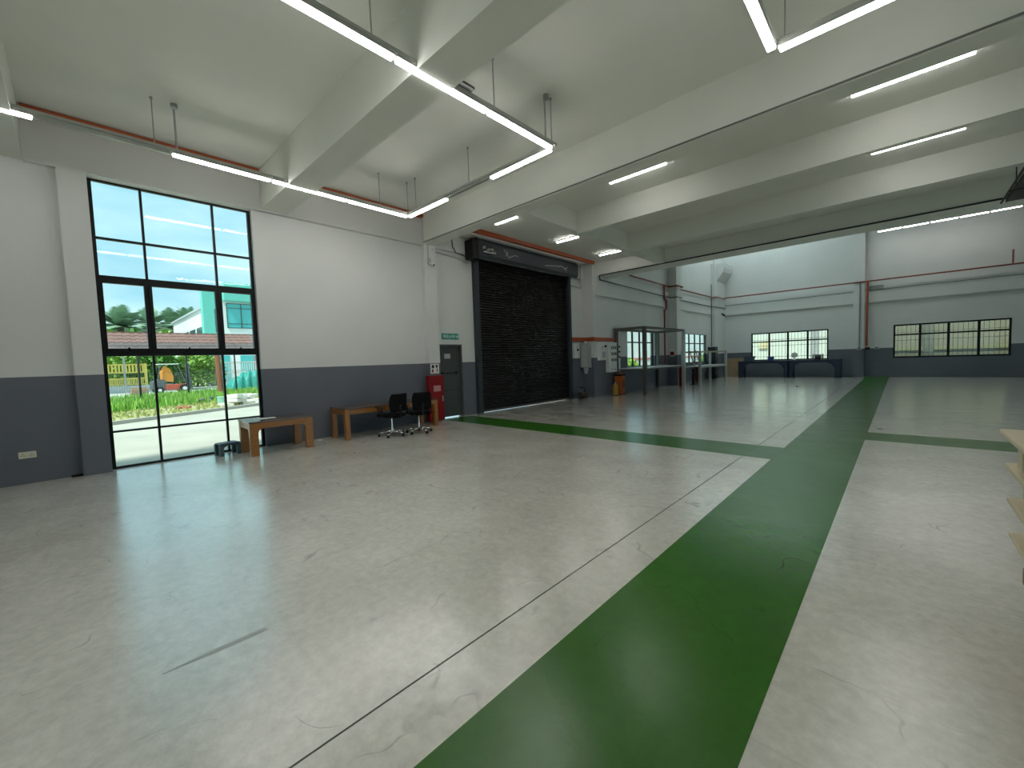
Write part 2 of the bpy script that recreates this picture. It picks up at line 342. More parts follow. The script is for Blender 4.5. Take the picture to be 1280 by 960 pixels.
# far windows with security bars
def window_y(name, yf, x0, x1, z0, z1, n, zt, barm):
    W = struct(name, (x0, yf, z0))
    def P(b, nm, m=BLACKF, **k):
        o = b.build(nm, m, W, **k); o.location = (-x0, -yf, -z0); return o
    t = .075
    P(MB().box(x0, x0+t, yf-.02, yf+.06, z0, z1).box(x1-t, x1, yf-.02, yf+.06, z0, z1).box(x0+t, x1-t, yf-.02, yf+.06, z1-t, z1).box(x0+t, x1-t, yf-.02, yf+.06, z0, z0+t), 'window_frame')
    for k in range(1, n): xx = x0+(x1-x0)*k/n; P(MB().box(xx-.05, xx+.05, yf-.024, yf+.06, z0+.05, z1-.05), 'mullion')
    for k in range(n):
        a = x0+(x1-x0)*k/n; c = x0+(x1-x0)*(k+1)/n
        P(MB().box(a+.04, c-.04, yf-.022, yf+.05, zt-.04, zt+.04), 'transom')
        for (za, zb) in ((z0+.06, zt-.03), (zt+.03, z1-.06)): P(MB().box(a+.04, c-.04, yf+.03, yf+.036, za, zb), 'pane', GLASS)
    g = MB(); nb = int((x1-x0)/.17)
    for k in range(1, nb): xx = x0+(x1-x0)*k/nb; g.tube((xx, yf+.14, z0), (xx, yf+.14, z1), .010, seg=6)
    for z in (z0+.25, z0+.95, zt+.12): g.box(x0, x1, yf+.13, yf+.15, z-.012, z+.012)
    P(g, 'security_grille', barm, kind='stuff')
window_y('window_4', YF+.06, -7.25, -3.15, 1.05, 2.86, 4, 2.27, mat('grille_grey', (.10, .10, .10), .5))
window_y('window_5', YF+.06, -.30, 3.88, 1.05, 2.86, 4, 2.30, mat('grille_grey', (.10, .10, .10), .5))
# the unseen back window that lights the near floor
window_y('window_6', YB-.1, -3.0, 7.5, .6, 5.0, 6, 3.6, BLACKF)
for i_, (a_, b_, c_, d_) in enumerate(((7.5, 13.5, .3, 4.8), (17, 21, 1.0, 4.0))):
    window_x('window_%d' % (7+i_), XR+.12, a_, b_, c_, d_, [((a_+b_)/2, .06)], [(c_+(d_-c_)*.55, .06)])  # unseen right-wall windows, added to let more daylight into the hall

# ------------------------------------------------------------------ door_1 (emergency exit)
D = struct('door_1', (-9.62, 7.13, 0))
def DP(b, nm, m, **k):
    p = k.pop('par', D); o = b.build(nm, m, p, **k); o.location = (9.62, -7.13, 0) if p is D else (0, 0, 0); return o
DP(MB().box(-9.74, -9.60, 7.13, 7.19, 0, 2.15).box(-9.74, -9.60, 7.96, 8.02, 0, 2.15).box(-9.74, -9.60, 7.19, 7.96, 2.09, 2.15), 'door_frame', DOORM)
leaf = DP(MB().box(-9.72, -9.67, 7.19, 7.86, .03, 2.09, bevel=.004), 'door_leaf', DOORM)
DP(MB().box(-9.70, -9.665, 7.865, 7.96, .03, 2.09), 'door_leaf', DOORM)
DP(MB().tube((-9.645, 7.24, 1.32), (-9.645, 7.83, 1.32), .016).box(-9.67, -9.63, 7.24, 7.30, 1.29, 1.35).box(-9.67, -9.63, 7.78, 7.84, 1.29, 1.35), 'push_bar', BLKPL, par=leaf)
DP(MB().box(-9.67, -9.66, 7.21, 7.84, .80, .815), 'door_seam', INK, par=leaf)
sg = DP(MB().box(-9.67, -9.664, 7.40, 7.62, 1.74, 1.88), 'door_notice', mat('pale_notice', (.42, .43, .43), .6), par=leaf)
# daylight strip under the leaf comes from the real gap
# ------------------------------------------------------------------ exit sign
t = thing('exit_sign', 'green KELUAR exit sign on the wall above the grey door', 'sign', (-9.62, 7.6, 2.3))
MB().box(0, .035, -.30, .30, .0, .17, bevel=.004).build('sign_box', SIGNG, t)
text_obj('lettering', 'KELUAR', .125, mat('sign_letter_white', (.75, .85, .8), .5), t, (.037, -.04, .085), XW, .001)
MB().prism([(.20, .09), (.235, .09), (.235, .14), (.255, .14), (.255, .09), (.29, .09), (.245, .03)], 0, .035, .038).build('arrow', MATS['sign_letter_white'], t)

# ------------------------------------------------------------------ roller shutter
t = thing('roller_shutter', 'tall black roller shutter closed beside the grey exit door', 'shutter', (-9.6, 11.1, 0))
def SP(b, nm, m, par=t, **k):
    o = b.build(nm, m, par, **k); o.location = (9.6, -11.1, 0) if par is t else (0, 0, 0); return o
b = MB(); ns = 60; zh = 4.78/ns
for k in range(ns):
    z = .06+k*zh
    prof = [(-9.66, z), (-9.615, z+.012), (-9.600, z+zh*.45), (-9.612, z+zh*.8), (-9.645, z+zh*.97), (-9.665, z+zh*.97)]
    b.prism(prof, 1, 8.72, 13.48)
SP(b, 'slat', SHUT, kind='stuff'); SP(MB().box(-9.69, -9.668, 8.70, 13.50, .05, 4.84), 'gap_light_block', SHUT)  # unseen sheet added behind the slats to block daylight through their gaps
SP(MB().box(-9.66, -9.59, 8.70, 13.50, 0.012, .07), 'bottom_bar', mat('dull_steel', (.13, .12, .12), .5, .5))
for a, c in ((8.55, 8.74), (13.46, 13.62)): SP(MB().box(-9.68, -9.50, a, c, 0, 4.86, bevel=.006), 'guide_rail', RAIL)
hd = SP(MB().prism([(-9.6, 4.84), (-9.24, 4.72), (-9.16, 4.82), (-9.16, 5.20), (-9.24, 5.30), (-9.6, 5.30)], 1, 8.45, 13.65), 'hood', RAIL)
b = MB().box(-9.50, -9.14, 8.20, 8.45, 4.66, 5.22, bevel=.02)
SP(b, 'motor_box', BLKPL)
b = MB()
for (y, z) in ((8.62, 5.02), (8.80, 4.98), (8.95, 5.0), (9.05, 4.92)): b.tube((-9.16, y, z), (-9.07, y, z), .05)
b.tube((-9.10, 8.6, 4.90), (-9.10, 9.1, 4.90), .03)
SP(b, 'chain_gear', METAL, smooth=True)
SCR = mat('pale_scratch', (.5, .52, .52), .6)
for (ya, za, yb, zb) in ((9.55, 5.12, 9.75, 4.90), (9.75, 4.90, 10.05, 5.02), (9.62, 4.93, 9.72, 5.08), (10.05, 5.02, 10.2, 5.0), (11.6, 4.92, 12.6, 5.03), (12.6, 5.03, 12.9, 4.90), (12.75, 4.96, 12.95, 5.04)): SP(MB().bar((-9.158, ya, za), (-9.158, yb, zb), .004, .02), 'scratch', SCR, par=hd)
for z in (.8, 1.65, 2.9, 3.9, 4.4): SP(MB().tube((-9.5, 8.56, z), (-9.44, 8.52, z), .025), 'rail_bolt', BLKPL)

# ------------------------------------------------------------------ orange trunking
def trunk(y0, y1, label, z0=5.55, z1=5.62, x0=-9.51, x1=-9.40):
    t = MB().box(x0-0, x1, y0, y1, z0, z1, bevel=.004).build('cable_trunking', ORANGE); t.location = (0, 0, 0); tag(t, label, 'cable trunking', 'orange trunking under the ceiling'); return t
trunk(-.30, 2.79, 'orange trunking above the tall window, left of the first beam')
trunk(3.32, 6.70, 'orange trunking above the white wall between the two front beams')
trunk(7.14, 14.48, 'orange trunking above the black roller shutter', z0=5.345, z1=5.455, x0=-9.055, x1=-8.93)

# ------------------------------------------------------------------ linear lights
ZL = 4.86
def led(cx, cy, z, L, ax, label, group, w=.085, h=.04, mount=0, lit=True):
    t = thing('ceiling_light', label, 'light', (cx, cy, z), PI/2 if ax == 'y' else 0, group)
    MB().box(-L/2, L/2, -w/2, w/2, .027, .027+h).build('light_housing', ALU, t)
    MB().box(-L/2+.012, L/2-.012, -w/2+.003, w/2-.003, 0, .027, bevel=.006).build('light_tube', TUBEM if lit else WHITEP, t)
    if mount:
        for s in (-1, 1): MB().tube((s*L*.35, 0, .027+h), (s*L*.35, 0, .027+h+mount), .008, seg=6).build('suspension_rod', METAL, t)
    return t
G1 = 'tubes of the hanging light frame'
LL = [('y', -8.0, 0, -.82, 'lit tube at the left edge of the picture on the window-side rail'),
      ('y', -8.0, 0, 1.88, 'first of three lit tubes in a row above the tall window'),
      ('y', -8.0, 0, 3.24, 'second of three lit tubes in a row right of the tall window'),
      ('y', -8.0, 0, 4.60, 'third of three lit tubes in a row, ending at the far-left corner of the frame'),
      ('x', -7.30, 0, 5.31, 'lit tube on the short side of the frame at its far-left corner'),
      ('x', -4.68, 0, 5.31, 'lit tube on the short side of the frame at its near-right corner'),
      ('y', -3.98, 0, 4.60, 'lit tube on the overhead rail ending at the right corner of the frame'),
      ('y', -3.98, 0, 3.24, 'lit tube in the middle of the overhead rail crossing the beam'),
      ('y', -3.98, 0, 1.88, 'lit tube on the overhead rail running out at the top of the picture'),
      ('y', -1.06, 0, 4.72, 'lit tube at top centre meeting the corner of the second frame'),
      ('x', -.34, 0, 5.44, 'lit tube at top right running off from the corner of the second frame')]
for ax, x, _, y, lb in LL: led(x, y, ZL, 1.34, ax, lb, G1)
led(-3.98, .5, ZL, 1.34, 'y', 'lit tube overhead beyond the top of the picture', G1)
led(-1.06, 3.3, ZL, 1.34, 'y', 'lit tube on the second frame beyond the top of the picture', G1)
for i, (x, y) in enumerate(((-4.5, -2),)): led(x, y, ZL, 1.3, 'x', 'lit tube hanging behind the camera position', None, mount=SL-ZL-.062)
# rails of the frames
def rail(label, segs, rods, plates=()):
    t = thing('light_rail', label, 'light rail', (segs[0][0], segs[0][1], ZL+.062))
    def R(b, nm, m, **k): o = b.build(nm, m, t, **k); o.location = (-segs[0][0], -segs[0][1], -ZL-.062); return o
    for (x0, y0, x1, y1) in segs:
        if abs(x1-x0) < .01: R(MB().box(x0-.05, x0+.05, min(y0, y1), max(y0, y1), ZL+.062, ZL+.10), 'rail', ALU)
        else: R(MB().box(min(x0, x1), max(x0, x1), y0-.05, y0+.05, ZL+.062, ZL+.10), 'rail', ALU)
    for x, y in rods: R(MB().tube((x, y, ZL+.10), (x, y, SL), .008, seg=6).tube((x, y, SL-.03), (x, y, SL), .02, seg=8), 'suspension_rod', METAL)
    for x, y in plates:
        R(MB().tube((x-.03, y, ZL+.10), (x-.03, y, SL-.05), .014, seg=8).tube((x, y, SL-.06), (x, y, SL), .045, seg=12), 'conduit_drop', METAL)
    return t
rail('grey U-shaped aluminium rail carrying the left hanging light frame',
     [(-8.0, -1.5, -8.0, 5.36), (-7.95, 5.31, -4.03, 5.31), (-3.98, 5.36, -3.98, -1.5)],
     [(-8.0, 1.02), (-8.0, 4.62), (-8.0, 5.30), (-7.7, 5.31), (-5.95, 5.31), (-3.98, 5.29), (-3.98, 4.05), (-3.98, 2.3)], [(-8.0, 1.28), (-3.98, 5.18)])
MB().box(-8.03, -7.97, -.13, 1.2, ZL+.03, ZL+.06).build('x', ALU) if False else None
rail('grey L-shaped aluminium rail carrying the light frame at top right', [(-1.06, 5.49, -1.06, 2.0), (-1.01, 5.44, 2.5, 5.44)], [(-.95, 5.44), (1.2, 5.44), (-1.06, 3.4)])
# dark unlit blank covers on the left rail
t = MB().box(-8.03, -7.97, -.14, 1.19, ZL+.01, ZL+.062).build('blank_cover', ALU); tag(t, 'unlit grey cover on the hanging rail above the tall window', 'light cover', 'unlit covers of the hanging rail')
t = MB().box(-6.62, -5.36, 5.28, 5.34, ZL+.02, ZL+.062).build('blank_cover', ALU); tag(t, 'unlit grey cover between two lit tubes on the short side of the frame', 'light cover', 'unlit covers of the hanging rail')
t = MB().box(-4.03, -3.86, 2.85, 3.6, ZL+.10, ZL+.13).build('cable_box', mat('dark_grey_box', (.07, .07, .07), .5)); tag(t, 'dark flat driver box on top of the overhead rail near the beam', 'driver box')
# middle and left bay lights
G2 = 'tubes between the rear beams'
for x, y, L, lb in ((-7.84, 8.28, .82, 'short lit tube under the slab near the top of the roller shutter'),
                    (-7.80, 11.06, .85, 'short lit tube in the left bay, middle of three above the shutter'),
                    (-7.77, 13.66, .88, 'short lit tube in the left bay, farthest of three, by the dark pipe corner'),
                    (-4.05, 8.27, 1.25, 'lit tube behind the main beam, right of the roller shutter'),
                    (.03, 8.26, 1.27, 'lit tube behind the main beam at upper right, largest of the bay lights'),
                    (.15, 10.93, 1.27, 'lit tube in the second rear bay at upper right'),
                    (-3.85, 10.93, 1.27, 'unlit pale tube in the second rear bay, above the middle of the picture')):
    led(x, y, 5.393, L, 'x', lb, G2, w=.075, lit='unlit' not in lb)
for x, y, q_ in ((4.3, 8.5, 'nearest'), (4.3, 11.25, 'second')): led(x, y, 5.393, 1.3, 'x', 'lit tube beyond the right edge, %s of two' % q_, 'tubes beyond the right edge')
for k, o_ in enumerate(('first', 'second', 'third', 'fourth', 'last')):
    led(-.507+k*.977, 29.4, 7.70, .92, 'x', '%s from the left of five end-to-end tubes hanging high before the far wall' % o_, 'row of tubes before the far wall', w=.08, mount=ZT-7.70-.067)

# ------------------------------------------------------------------ pipes and conduits
def pipe(name, label, pts, r, m, cat='pipe', clips=None, group=None):
    b = MB()
    for p, q in zip(pts, pts[1:]): b.tube(p, q, r, seg=8)
    for p in pts[1:-1]: b.ball(p, r*1.15, sub=1)
    o = b.build(name, m); tag(o, label, cat, group)
    return o
BP = mat('black_conduit', (.02, .02, .022), .5)
pipe('conduit', 'thin grey conduit along the lower edge of the main ceiling beam', [(-9.45, 6.70, 4.90), (XR-.1, 6.70, 4.90)], .012, mat('mid_grey_conduit', (.16, .16, .15), .5), 'conduit')
pipe('conduit', 'black conduit along the last beam then down the rear left wall', [(XR-.1, 14.87, 4.95), (-8.96, 14.87, 4.95), (-8.96, 14.92, 4.78), (-8.96, 21.9, 4.66), (-8.57, 21.9, 4.66), (-8.57, 22.55, 4.66), (-8.98, 22.6, 4.66), (-8.98, 28.9, 4.66), (-8.80, 28.9, 4.66), (-8.8, 30.85, 4.66)], .022, BP, 'conduit')
pipe('conduit', 'thin dark conduit running along the far wall under the orange pipe', [(-8.8, 30.84, 4.86), (XR-.2, 30.84, 4.86)], .015, mat('dark_conduit', (.12, .12, .12), .5), 'conduit')
pipe('sprinkler_pipe', 'red-brown pipe along the rear left wall and round its pillar', [(-8.98, 17.1, 5.30), (-8.98, 21.9, 5.24), (-8.55, 21.9, 5.24), (-8.55, 22.6, 5.24), (-8.98, 22.6, 5.24), (-8.98, 28.9, 5.28), (-8.75, 28.9, 5.28), (-8.75, 30.7, 5.30)], .04, REDPIPE)
pipe('sprinkler_pipe', 'long red-brown pipe across the whole far wall', [(-8.75, 30.66, 5.36), (XR-.1, 30.66, 5.36)], .038, REDPIPE)
pipe('drop_pipe', 'red pipe dropping from the pipe run to behind the steel frame', [(-8.96, 21.2, 5.2), (-8.96, 21.2, 4.55), (-8.96, 21.45, 4.5), (-8.96, 21.45, 4.05), (-8.96, 21.2, 3.95), (-8.96, 21.2, 1.2)], .045, mat('red_pipe', (.25, .03, .03), .5))
pipe('drop_pipe', 'orange-red pipe dropping down the far wall beside the pillar', [(-1.40, 30.62, 5.33), (-1.40, 30.62, 1.75)], .055, mat('orange_pipe', (.33, .07, .035), .5))
pipe('drop_pipe', 'short red pipe rising at the right end of the far pipe run', [(3.80, 30.66, 5.40), (3.80, 30.66, 6.05)], .03, REDPIPE)
pipe('conduit', 'slim grey conduit down the front of the far wall pillar', [(-1.72, 30.66, 5.3), (-1.72, 30.66, 1.66)], .028, mat('blue_grey_conduit', (.25, .27, .32), .5), 'conduit')
pipe('conduit', 'grey conduit down the rear left wall near the corner', [(-8.98, 28.6, 6.1), (-8.98, 28.6, 2.1)], .03, mat('dark_conduit', (.12, .12, .12), .5), 'conduit')
pipe('conduit', 'grey conduit on the wall above the grey exit door', [(-9.45, 6.98, 4.75), (-9.58, 7.15, 4.75), (-9.58, 7.9, 4.70), (-9.58, 8.35, 4.6)], .016, GREYP, 'conduit')
pipe('conduit', 'pale conduit loop on the wall right of the shutter hood', [(-9.49, 14.3, 5.5), (-9.49, 14.3, 4.45), (-9.58, 13.75, 4.52)], .022, GREYP, 'conduit')
pipe('cable', 'black cable hanging from the ceiling to the shutter motor', [(-9.50, 7.72, 5.3), (-9.5, 7.74, 4.98), (-9.5, 7.85, 4.82), (-9.40, 8.2, 4.72)], .014, BP, 'cable')
t = thing('junction_box', 'grey junction box on the far wall beside the pillar and pipe', 'junction box', (-.98, 30.86, 5.0)); MB().box(-.3, .25, -.06, .0, -.13, .1, bevel=.01).build('box_body', mat('box_grey', (.3, .31, .3), .5), t); MB().tube((-.35, -.03, 0), (-.3, -.03, 0), .03).build('cable_gland', BP, t)
for x, lb in ((-1.72, 'small grey outlet at the foot of the far slim conduit'), (-1.36, 'dark valve box at the foot of the far orange pipe'), (-.98, 'small grey socket right of the orange pipe on the far wall')):
    t = thing('wall_socket', lb, 'socket', (x, 30.66 if x < -1.1 else 30.999, 1.62)); MB().box(-.10, .10, -.07, 0, -.07, .07, bevel=.01).build('socket_box', GREYP if x != -1.36 else BLKPL, t); MB().box(-.05, .05, -.075, -.068, -.03, .03).build('socket_face', INK, t)
t = thing('security_camera', 'small white camera on the pillar left of the shutter', 'camera', (-9.47, 6.86, 4.38)); MB().box(0, .04, -.05, .05, -.05, .12, bevel=.01).build('mount', GREYP, t); MB().tube((.02, .02, -.02), (.14, .06, -.08), .04).build('camera_body', WHITEP, t, smooth=True); MB().tube((.14, .06, -.08), (.15, .064, -.085), .028).build('lens', INK, t)
pipe('conduit', 'pale vertical conduit above the camera on the pillar', [(-9.455, 6.84, 4.86), (-9.455, 6.84, 4.5)], .015, GREYP, 'conduit')
t = thing('security_camera', 'small dark camera on the far left corner column', 'camera', (-8.85, 30.2, 4.25)); MB().box(0, .05, -.05, .05, 0, .1).build('mount', GREYP, t); MB().tube((.05, 0, .02), (.22, -.1, -.1), .06).build('camera_body', BLKPL, t, smooth=True)
# wall socket low on the left
t = thing('wall_socket', 'cream double socket low on the dark wall left of the window', 'socket', (-9.62, -.57, .39)); MB().box(0, .012, -.09, .09, 0, .10, bevel=.003).build('socket_plate', mat('cream_plastic', (.62, .60, .48), .4), t)
for y in (-.045, .045):
    b = MB()
    for dy, dz in ((0, .065), (-.014, .04), (.014, .04)): b.box(.012, .0135, y+dy-.005, y+dy+.005, dz-.005, dz+.005)
    b.build('socket_holes', INK, t)
t = MB().box(-9.60, -9.56, -.14, -.01, 0, .035, bevel=.005).build('door_stop', BLKPL); tag(t, 'small black block on the floor at the foot of the left pillar', 'block')

# ------------------------------------------------------------------ electrical boxes round the corner
t = thing('cable_trunking', 'orange horizontal trunking above the electrical boxes at the wall corner', 'cable trunking', (-9.3, 14.5, 2.3))
for bx in ((-9.60, -9.52, 13.66, 14.55, 2.30, 2.46), (-9.60, -9.02, 14.47, 14.55, 2.30, 2.46), (-9.10, -9.02, 14.55, 16.35, 2.30, 2.44)):
    o = MB().box(*bx, bevel=.004).build('trunking_run', ORANGE, t); o.location = (9.3, -14.5, -2.3)
t = thing('switch_box', 'narrow white switch box right of the roller shutter', 'electrical box', (-9.62, 13.95, 1.62)); MB().box(0, .12, -.17, .17, 0, .62, bevel=.01).build('box_body', WHITEP, t); MB().tube((.12, .02, .34), (.16, .02, .34), .045).build('rotary_switch', INK, t); MB().box(.12, .125, -.06, .08, .44, .48).build('box_label', GREYP, t)
t = thing('isolator_box', 'large grey metal isolator box in the corner with cable outlet below', 'electrical box', (-9.44, 14.53, 1.22)); MB().box(-.16, .24, -.24, 0, 0, 1.0, bevel=.02).build('box_body', mat('grey_enamel', (.38, .39, .38), .4), t); MB().box(-.1, .18, -.25, -.24, .06, .94, bevel=.003).build('box_door', mat('grey_enamel_light', (.46, .47, .46), .4), t)
MB().tube((.04, -.12, 0), (.04, -.12, -.14), .10).tube((.04, -.12, -.14), (.04, -.12, -.24), .07).build('cable_gland', GREYP, t, smooth=False); MB().tube((.04, -.12, 1.0), (.04, -.12, 1.09), .05).build('top_gland', WHITEP, t)
t = thing('switch_box', 'white switch box with round switch on the corner beside the control panel', 'electrical box', (-9.10, 15.1, 1.50)); MB().box(0, .14, -.30, .26, 0, .76, bevel=.01).build('box_body', WHITEP, t)
MB().tube((.14, .10, .58), (.19, .10, .58), .05).build('rotary_switch', INK, t); MB().tube((.14, -.12, .55), (.17, -.12, .55), .035).build('indicator', GREYP, t); MB().box(.14, .15, -.14, .14, .1, .36).build('cover_plate', GREYP, t)
t = thing('control_panel', 'large white control panel with rows of dark buttons beside the window', 'control panel', (-9.10, 15.98, .98)); MB().box(0, .16, -.52, .46, 0, 1.27, bevel=.01).build('box_body', WHITEP, t)
for r in range(3):
    for c in range(3): MB().box(.16, .18, -.30+c*.16, -.24+c*.16, .98-r*.26, 1.10-r*.26).build('button', INK, t)
for r in range(3): MB().tube((.16, .36, 1.08-r*.22), (.19, .36, 1.08-r*.22), .045, seg=12).build('rotary_switch', INK, t)
for c in range(4): MB().tube((.16, -.32+c*.16, .12), (.175, -.32+c*.16, .12), .02, seg=8).build('screw', INK, t)
# pump and machine beneath
t = thing('orange_machine', 'orange upright machine housing under the white control panel', 'machine', (-8.85, 16.0, 0)); MB().box(-.16, .16, .0, .34, 0.02, .90, bevel=.02).build('housing', ORM, t); MB().box(-.17, .17, -.02, .36, .80, .88).build('top_band', BLKPL, t); MB().box(-.2, .2, -.05, .4, 0, .03).build('foot_plate', BLKPL, t); MB().box(.16, .175, .06, .28, .3, .62).build('access_plate', mat('dark_orange', (.25, .05, .01), .5), t)
t = thing('gas_cylinder', 'small yellow cylinder standing beside the orange machine', 'cylinder', (-8.75, 15.62, 0)); MB().tube((0, 0, .02), (0, 0, .42), .12, seg=20).tube((0, 0, .42), (0, 0, .48), .12, .05, seg=20).build('cylinder_body', mat('dull_yellow', (.40, .22, .02), .45), t, smooth=False); MB().tube((0, 0, .48), (0, 0, .56), .03).build('valve', METAL, t); MB().tube((0, 0, 0), (0, 0, .03), .13, seg=20).build('foot_ring', BLKPL, t)
t = thing('water_pump', 'small dark pump with pipes on the floor right of the shutter', 'pump', (-9.3, 14.0, 0)); MB().tube((0, -.22, .16), (0, .16, .16), .10, seg=14).build('pump_body', mat('dark_brown_metal', (.07, .05, .035), .5, .4), t, smooth=False); MB().box(-.1, .1, -.2, .15, 0, .05).build('pump_base', BLKPL, t); MB().tube((0, .1, .2), (0, .1, .42), .03).tube((0, .1, .42), (-.2, .1, .42), .03).build('pump_pipe', MATS['dark_brown_metal'], t)

# ------------------------------------------------------------------ fire hose cabinet and notice
t = thing('fire_cabinet', 'tall red cabinet on the wall between the long table and the exit door', 'cabinet', (-9.465, 6.62, .0))
MB().box(0, .14, -.04, .46, .02, 1.28, bevel=.01).build('cabinet_body', RED, t); dr = MB().box(.14, .155, -.02, .44, .05, 1.25, bevel=.004).build('cabinet_door', RED, t); MB().box(.155, .17, .38, .41, .55, .70).build('handle', METAL, dr)
MB().box(.155, .158, .10, .34, .84, 1.0).build('cabinet_label', mat('pale_red_label', (.5, .25, .25), .6), dr)
t = thing('safety_notice', 'white notice with red and black symbols above the red cabinet', 'sign', (-9.47, 6.90, 1.33)); MB().box(0, .008, -.14, .14, 0, .27).build('notice_board', WHITEP, t)
b = MB().box(.008, .010, -.10, -.02, .15, .24).box(.008, .010, .03, .10, .16, .24); b.build('dark_symbol', INK, t)
b = MB().box(.008, .010, -.10, -.05, .03, .12).box(.008, .010, .06, .09, .03, .14); b.build('red_symbol', RED, t)

# ------------------------------------------------------------------ tables
def table(name, label, x0, x1, y0, y1, h, leg=.10, wide=.14, arch=True):
    t = thing(name, label, 'table', ((x0+x1)/2, (y0+y1)/2, 0)); cx, cy = (x0+x1)/2, (y0+y1)/2
    X = (x1-x0)/2; Y = (y1-y0)/2
    MB().box(-X-.01, X+.01, -Y-.01, Y+.01, h-.03, h, bevel=.005).build('tabletop', WOODT, t)
    for sx in (-1, 1):
        for sy in (-1, 1):
            xa, xb = sorted((sx*X, sx*(X-leg))); ya, yb = sorted((sy*Y, sy*(Y-wide)))
            MB().box(xa, xb, ya, yb, 0, h-.03, bevel=.004).build('leg', WOOD, t)
    ap = .11
    def outline(a, b, r):
        p = [(a, h-.03), (b, h-.03)]
        if arch:
            p += [(b, h-.03-ap-r)]+[(b-r+r*math.cos(q), h-.03-ap-r+r*math.sin(q)) for q in (PI/10*k for k in range(1, 5))]+[(b-r, h-.03-ap)]
            p += [(a+r, h-.03-ap)]+[(a+r-r*math.cos(q), h-.03-ap-r+r*math.sin(q)) for q in (PI/10*k for k in range(4, 0, -1))]+[(a, h-.03-ap-r)]
        else: p += [(b, h-.03-ap), (a, h-.03-ap)]
        return p
    for s in (-1, 1):
        a, b_ = sorted((s*(X-.005), s*(X-.035))); MB().prism(outline(-Y+wide, Y-wide, .09), 0, a, b_).build('apron', WOOD, t)
        a, b_ = sorted((s*(Y-.005), s*(Y-.035))); MB().prism(outline(-X+leg, X-leg, .07), 1, a, b_).build('apron', WOOD, t)
    return t
t1 = table('wooden_table', 'low wooden table with arched apron in front of the tall window', -9.44, -8.70, 2.14, 3.26, .645)
t2 = table('wooden_table', 'long wooden table against the grey wall with two chairs', -9.47, -8.72, 3.95, 6.40, .70, arch=False, leg=.10, wide=.10)
t = thing('paper_sheet', 'white paper sheet lying on the low table by the window', 'paper', (-9.1, 2.55, .6455)); MB().box(-.10, .10, -.14, .14, 0, .003).build('sheet', WHITEP, t)
t = thing('paper_scrap', 'small pale scrap of paper on the floor by the long table', 'paper', (-9.35, 3.62, 0)); MB().prism([(-.05, -.06), (.06, -.03), (.04, .07), (-.03, .05)], 2, 0, .012).build('scrap', WHITEP, t)

# ------------------------------------------------------------------ step stool
t = thing('step_stool', 'small blue-grey plastic step stool beside the low wooden table', 'stool', (-9.42, 1.93, 0), .15)
MB().box(-.13, .13, -.17, .17, .205, .235, bevel=.012).build('seat', STOOL, t)
for sx in (-1, 1):
    for sy in (-1, 1):
        x, y = sx*.11, sy*.145
        MB().prism([(-.032, -.032), (.032, -.032), (.032, .032), (-.032, .032)], 2, 0, .21).move((x, y, 0)).build('leg', STOOL, t)
    xx = sx*.11; MB().prism([(-.12, .205), (.12, .205), (.115, .15), (.05, .185), (-.05, .185), (-.115, .15)], 0, xx-.015, xx+.015).build('apron', STOOL, t)

# ------------------------------------------------------------------ office chairs
def office_chair(label, loc, rz):
    t = thing('office_chair', label, 'chair', loc, rz, 'black swivel chairs at the long table')
    # faces -X; backrest towards +X
    for k in range(5):
        a = 2*PI*k/5+.3; c, s = math.cos(a), math.sin(a)
        o = MB().tube((0, 0, .115), (c*.16, s*.16, .105), .022, .018, seg=10).tube((c*.16, s*.16, .105), (c*.29, s*.29, .072), .018, .013, seg=10).build('base_arm', CHROME, t, smooth=True)
        MB().tube((c*.29-s*.022, s*.29+c*.022, .028), (c*.29+s*.022, s*.29-c*.022, .028), .028, seg=14).tube((c*.29, s*.29, .03), (c*.29, s*.29, .07), .01).build('caster', BLKPL, t)
    MB().tube((0, 0, .09), (0, 0, .26), .026, seg=14).tube((0, 0, .26), (0, 0, .42), .015, seg=12).build('gas_lift', CHROME, t, smooth=False)
    MB().box(-.09, .09, -.07, .07, .41, .445, bevel=.01).build('tilt_mechanism', BLKPL, t)
    MB().box(-.25, .23, -.24, .24, .445, .52, bevel=.03).build('seat', BLKFAB, t, smooth=True)
    # curved backrest
    b = MB(); n = 8; vs = []
    for j in range(7):
        z = .58+j*.065; hw = .21+.015*math.sin(j/6*PI)-.02*(j == 6); row = []
        for i in range(n+1):
            u = -1+2*i/n; x = .27-.05*(1-u*u)*-1*.6+.02*math.sin(j/6*PI)*-1+.03*(j/6)
            x = .30-.05*u*u+.04*(j/6)-.03*math.sin(j/6*PI)
            row.append((x, u*hw, z))
        vs.append(row)
    for d in (0, .035):
        for j in range(6):
            for i in range(n):
                q = [vs[j][i], vs[j][i+1], vs[j+1][i+1], vs[j+1][i]]; b.quad([(p[0]+d, p[1], p[2]) for p in (q if d else q[::-1])])
    rim = [vs[0][i] for i in range(n+1)]+[vs[j][n] for j in range(1, 7)]+[vs[6][i] for i in range(n-1, -1, -1)]+[vs[j][0] for j in range(5, 0, -1)]
    for p, q in zip(rim, rim[1:]+rim[:1]): b.quad([p, q, (q[0]+.035, q[1], q[2]), (p[0]+.035, p[1], p[2])])
    bmesh.ops.remove_doubles(b.bm, verts=b.bm.verts, dist=.0005)
    b.build('backrest', BLKFAB, t, smooth=True)
    MB().bar((.08, 0, .43), (.31, 0, .45), .05, .02).bar((.31, 0, .44), (.345, 0, .72), .05, .02).build('back_support', BLKPL, t)
    for s in (-1, 1):
        MB().bar((.02, s*.25, .47), (.04, s*.29, .66), .035, .02).box(-.16, .14, s*.29-.03, s*.29+.03, .66, .685, bevel=.01).bar((-.1, s*.29, .67), (.0, s*.25, .48), .025, .015).build('armrest', BLKPL, t)
    return t
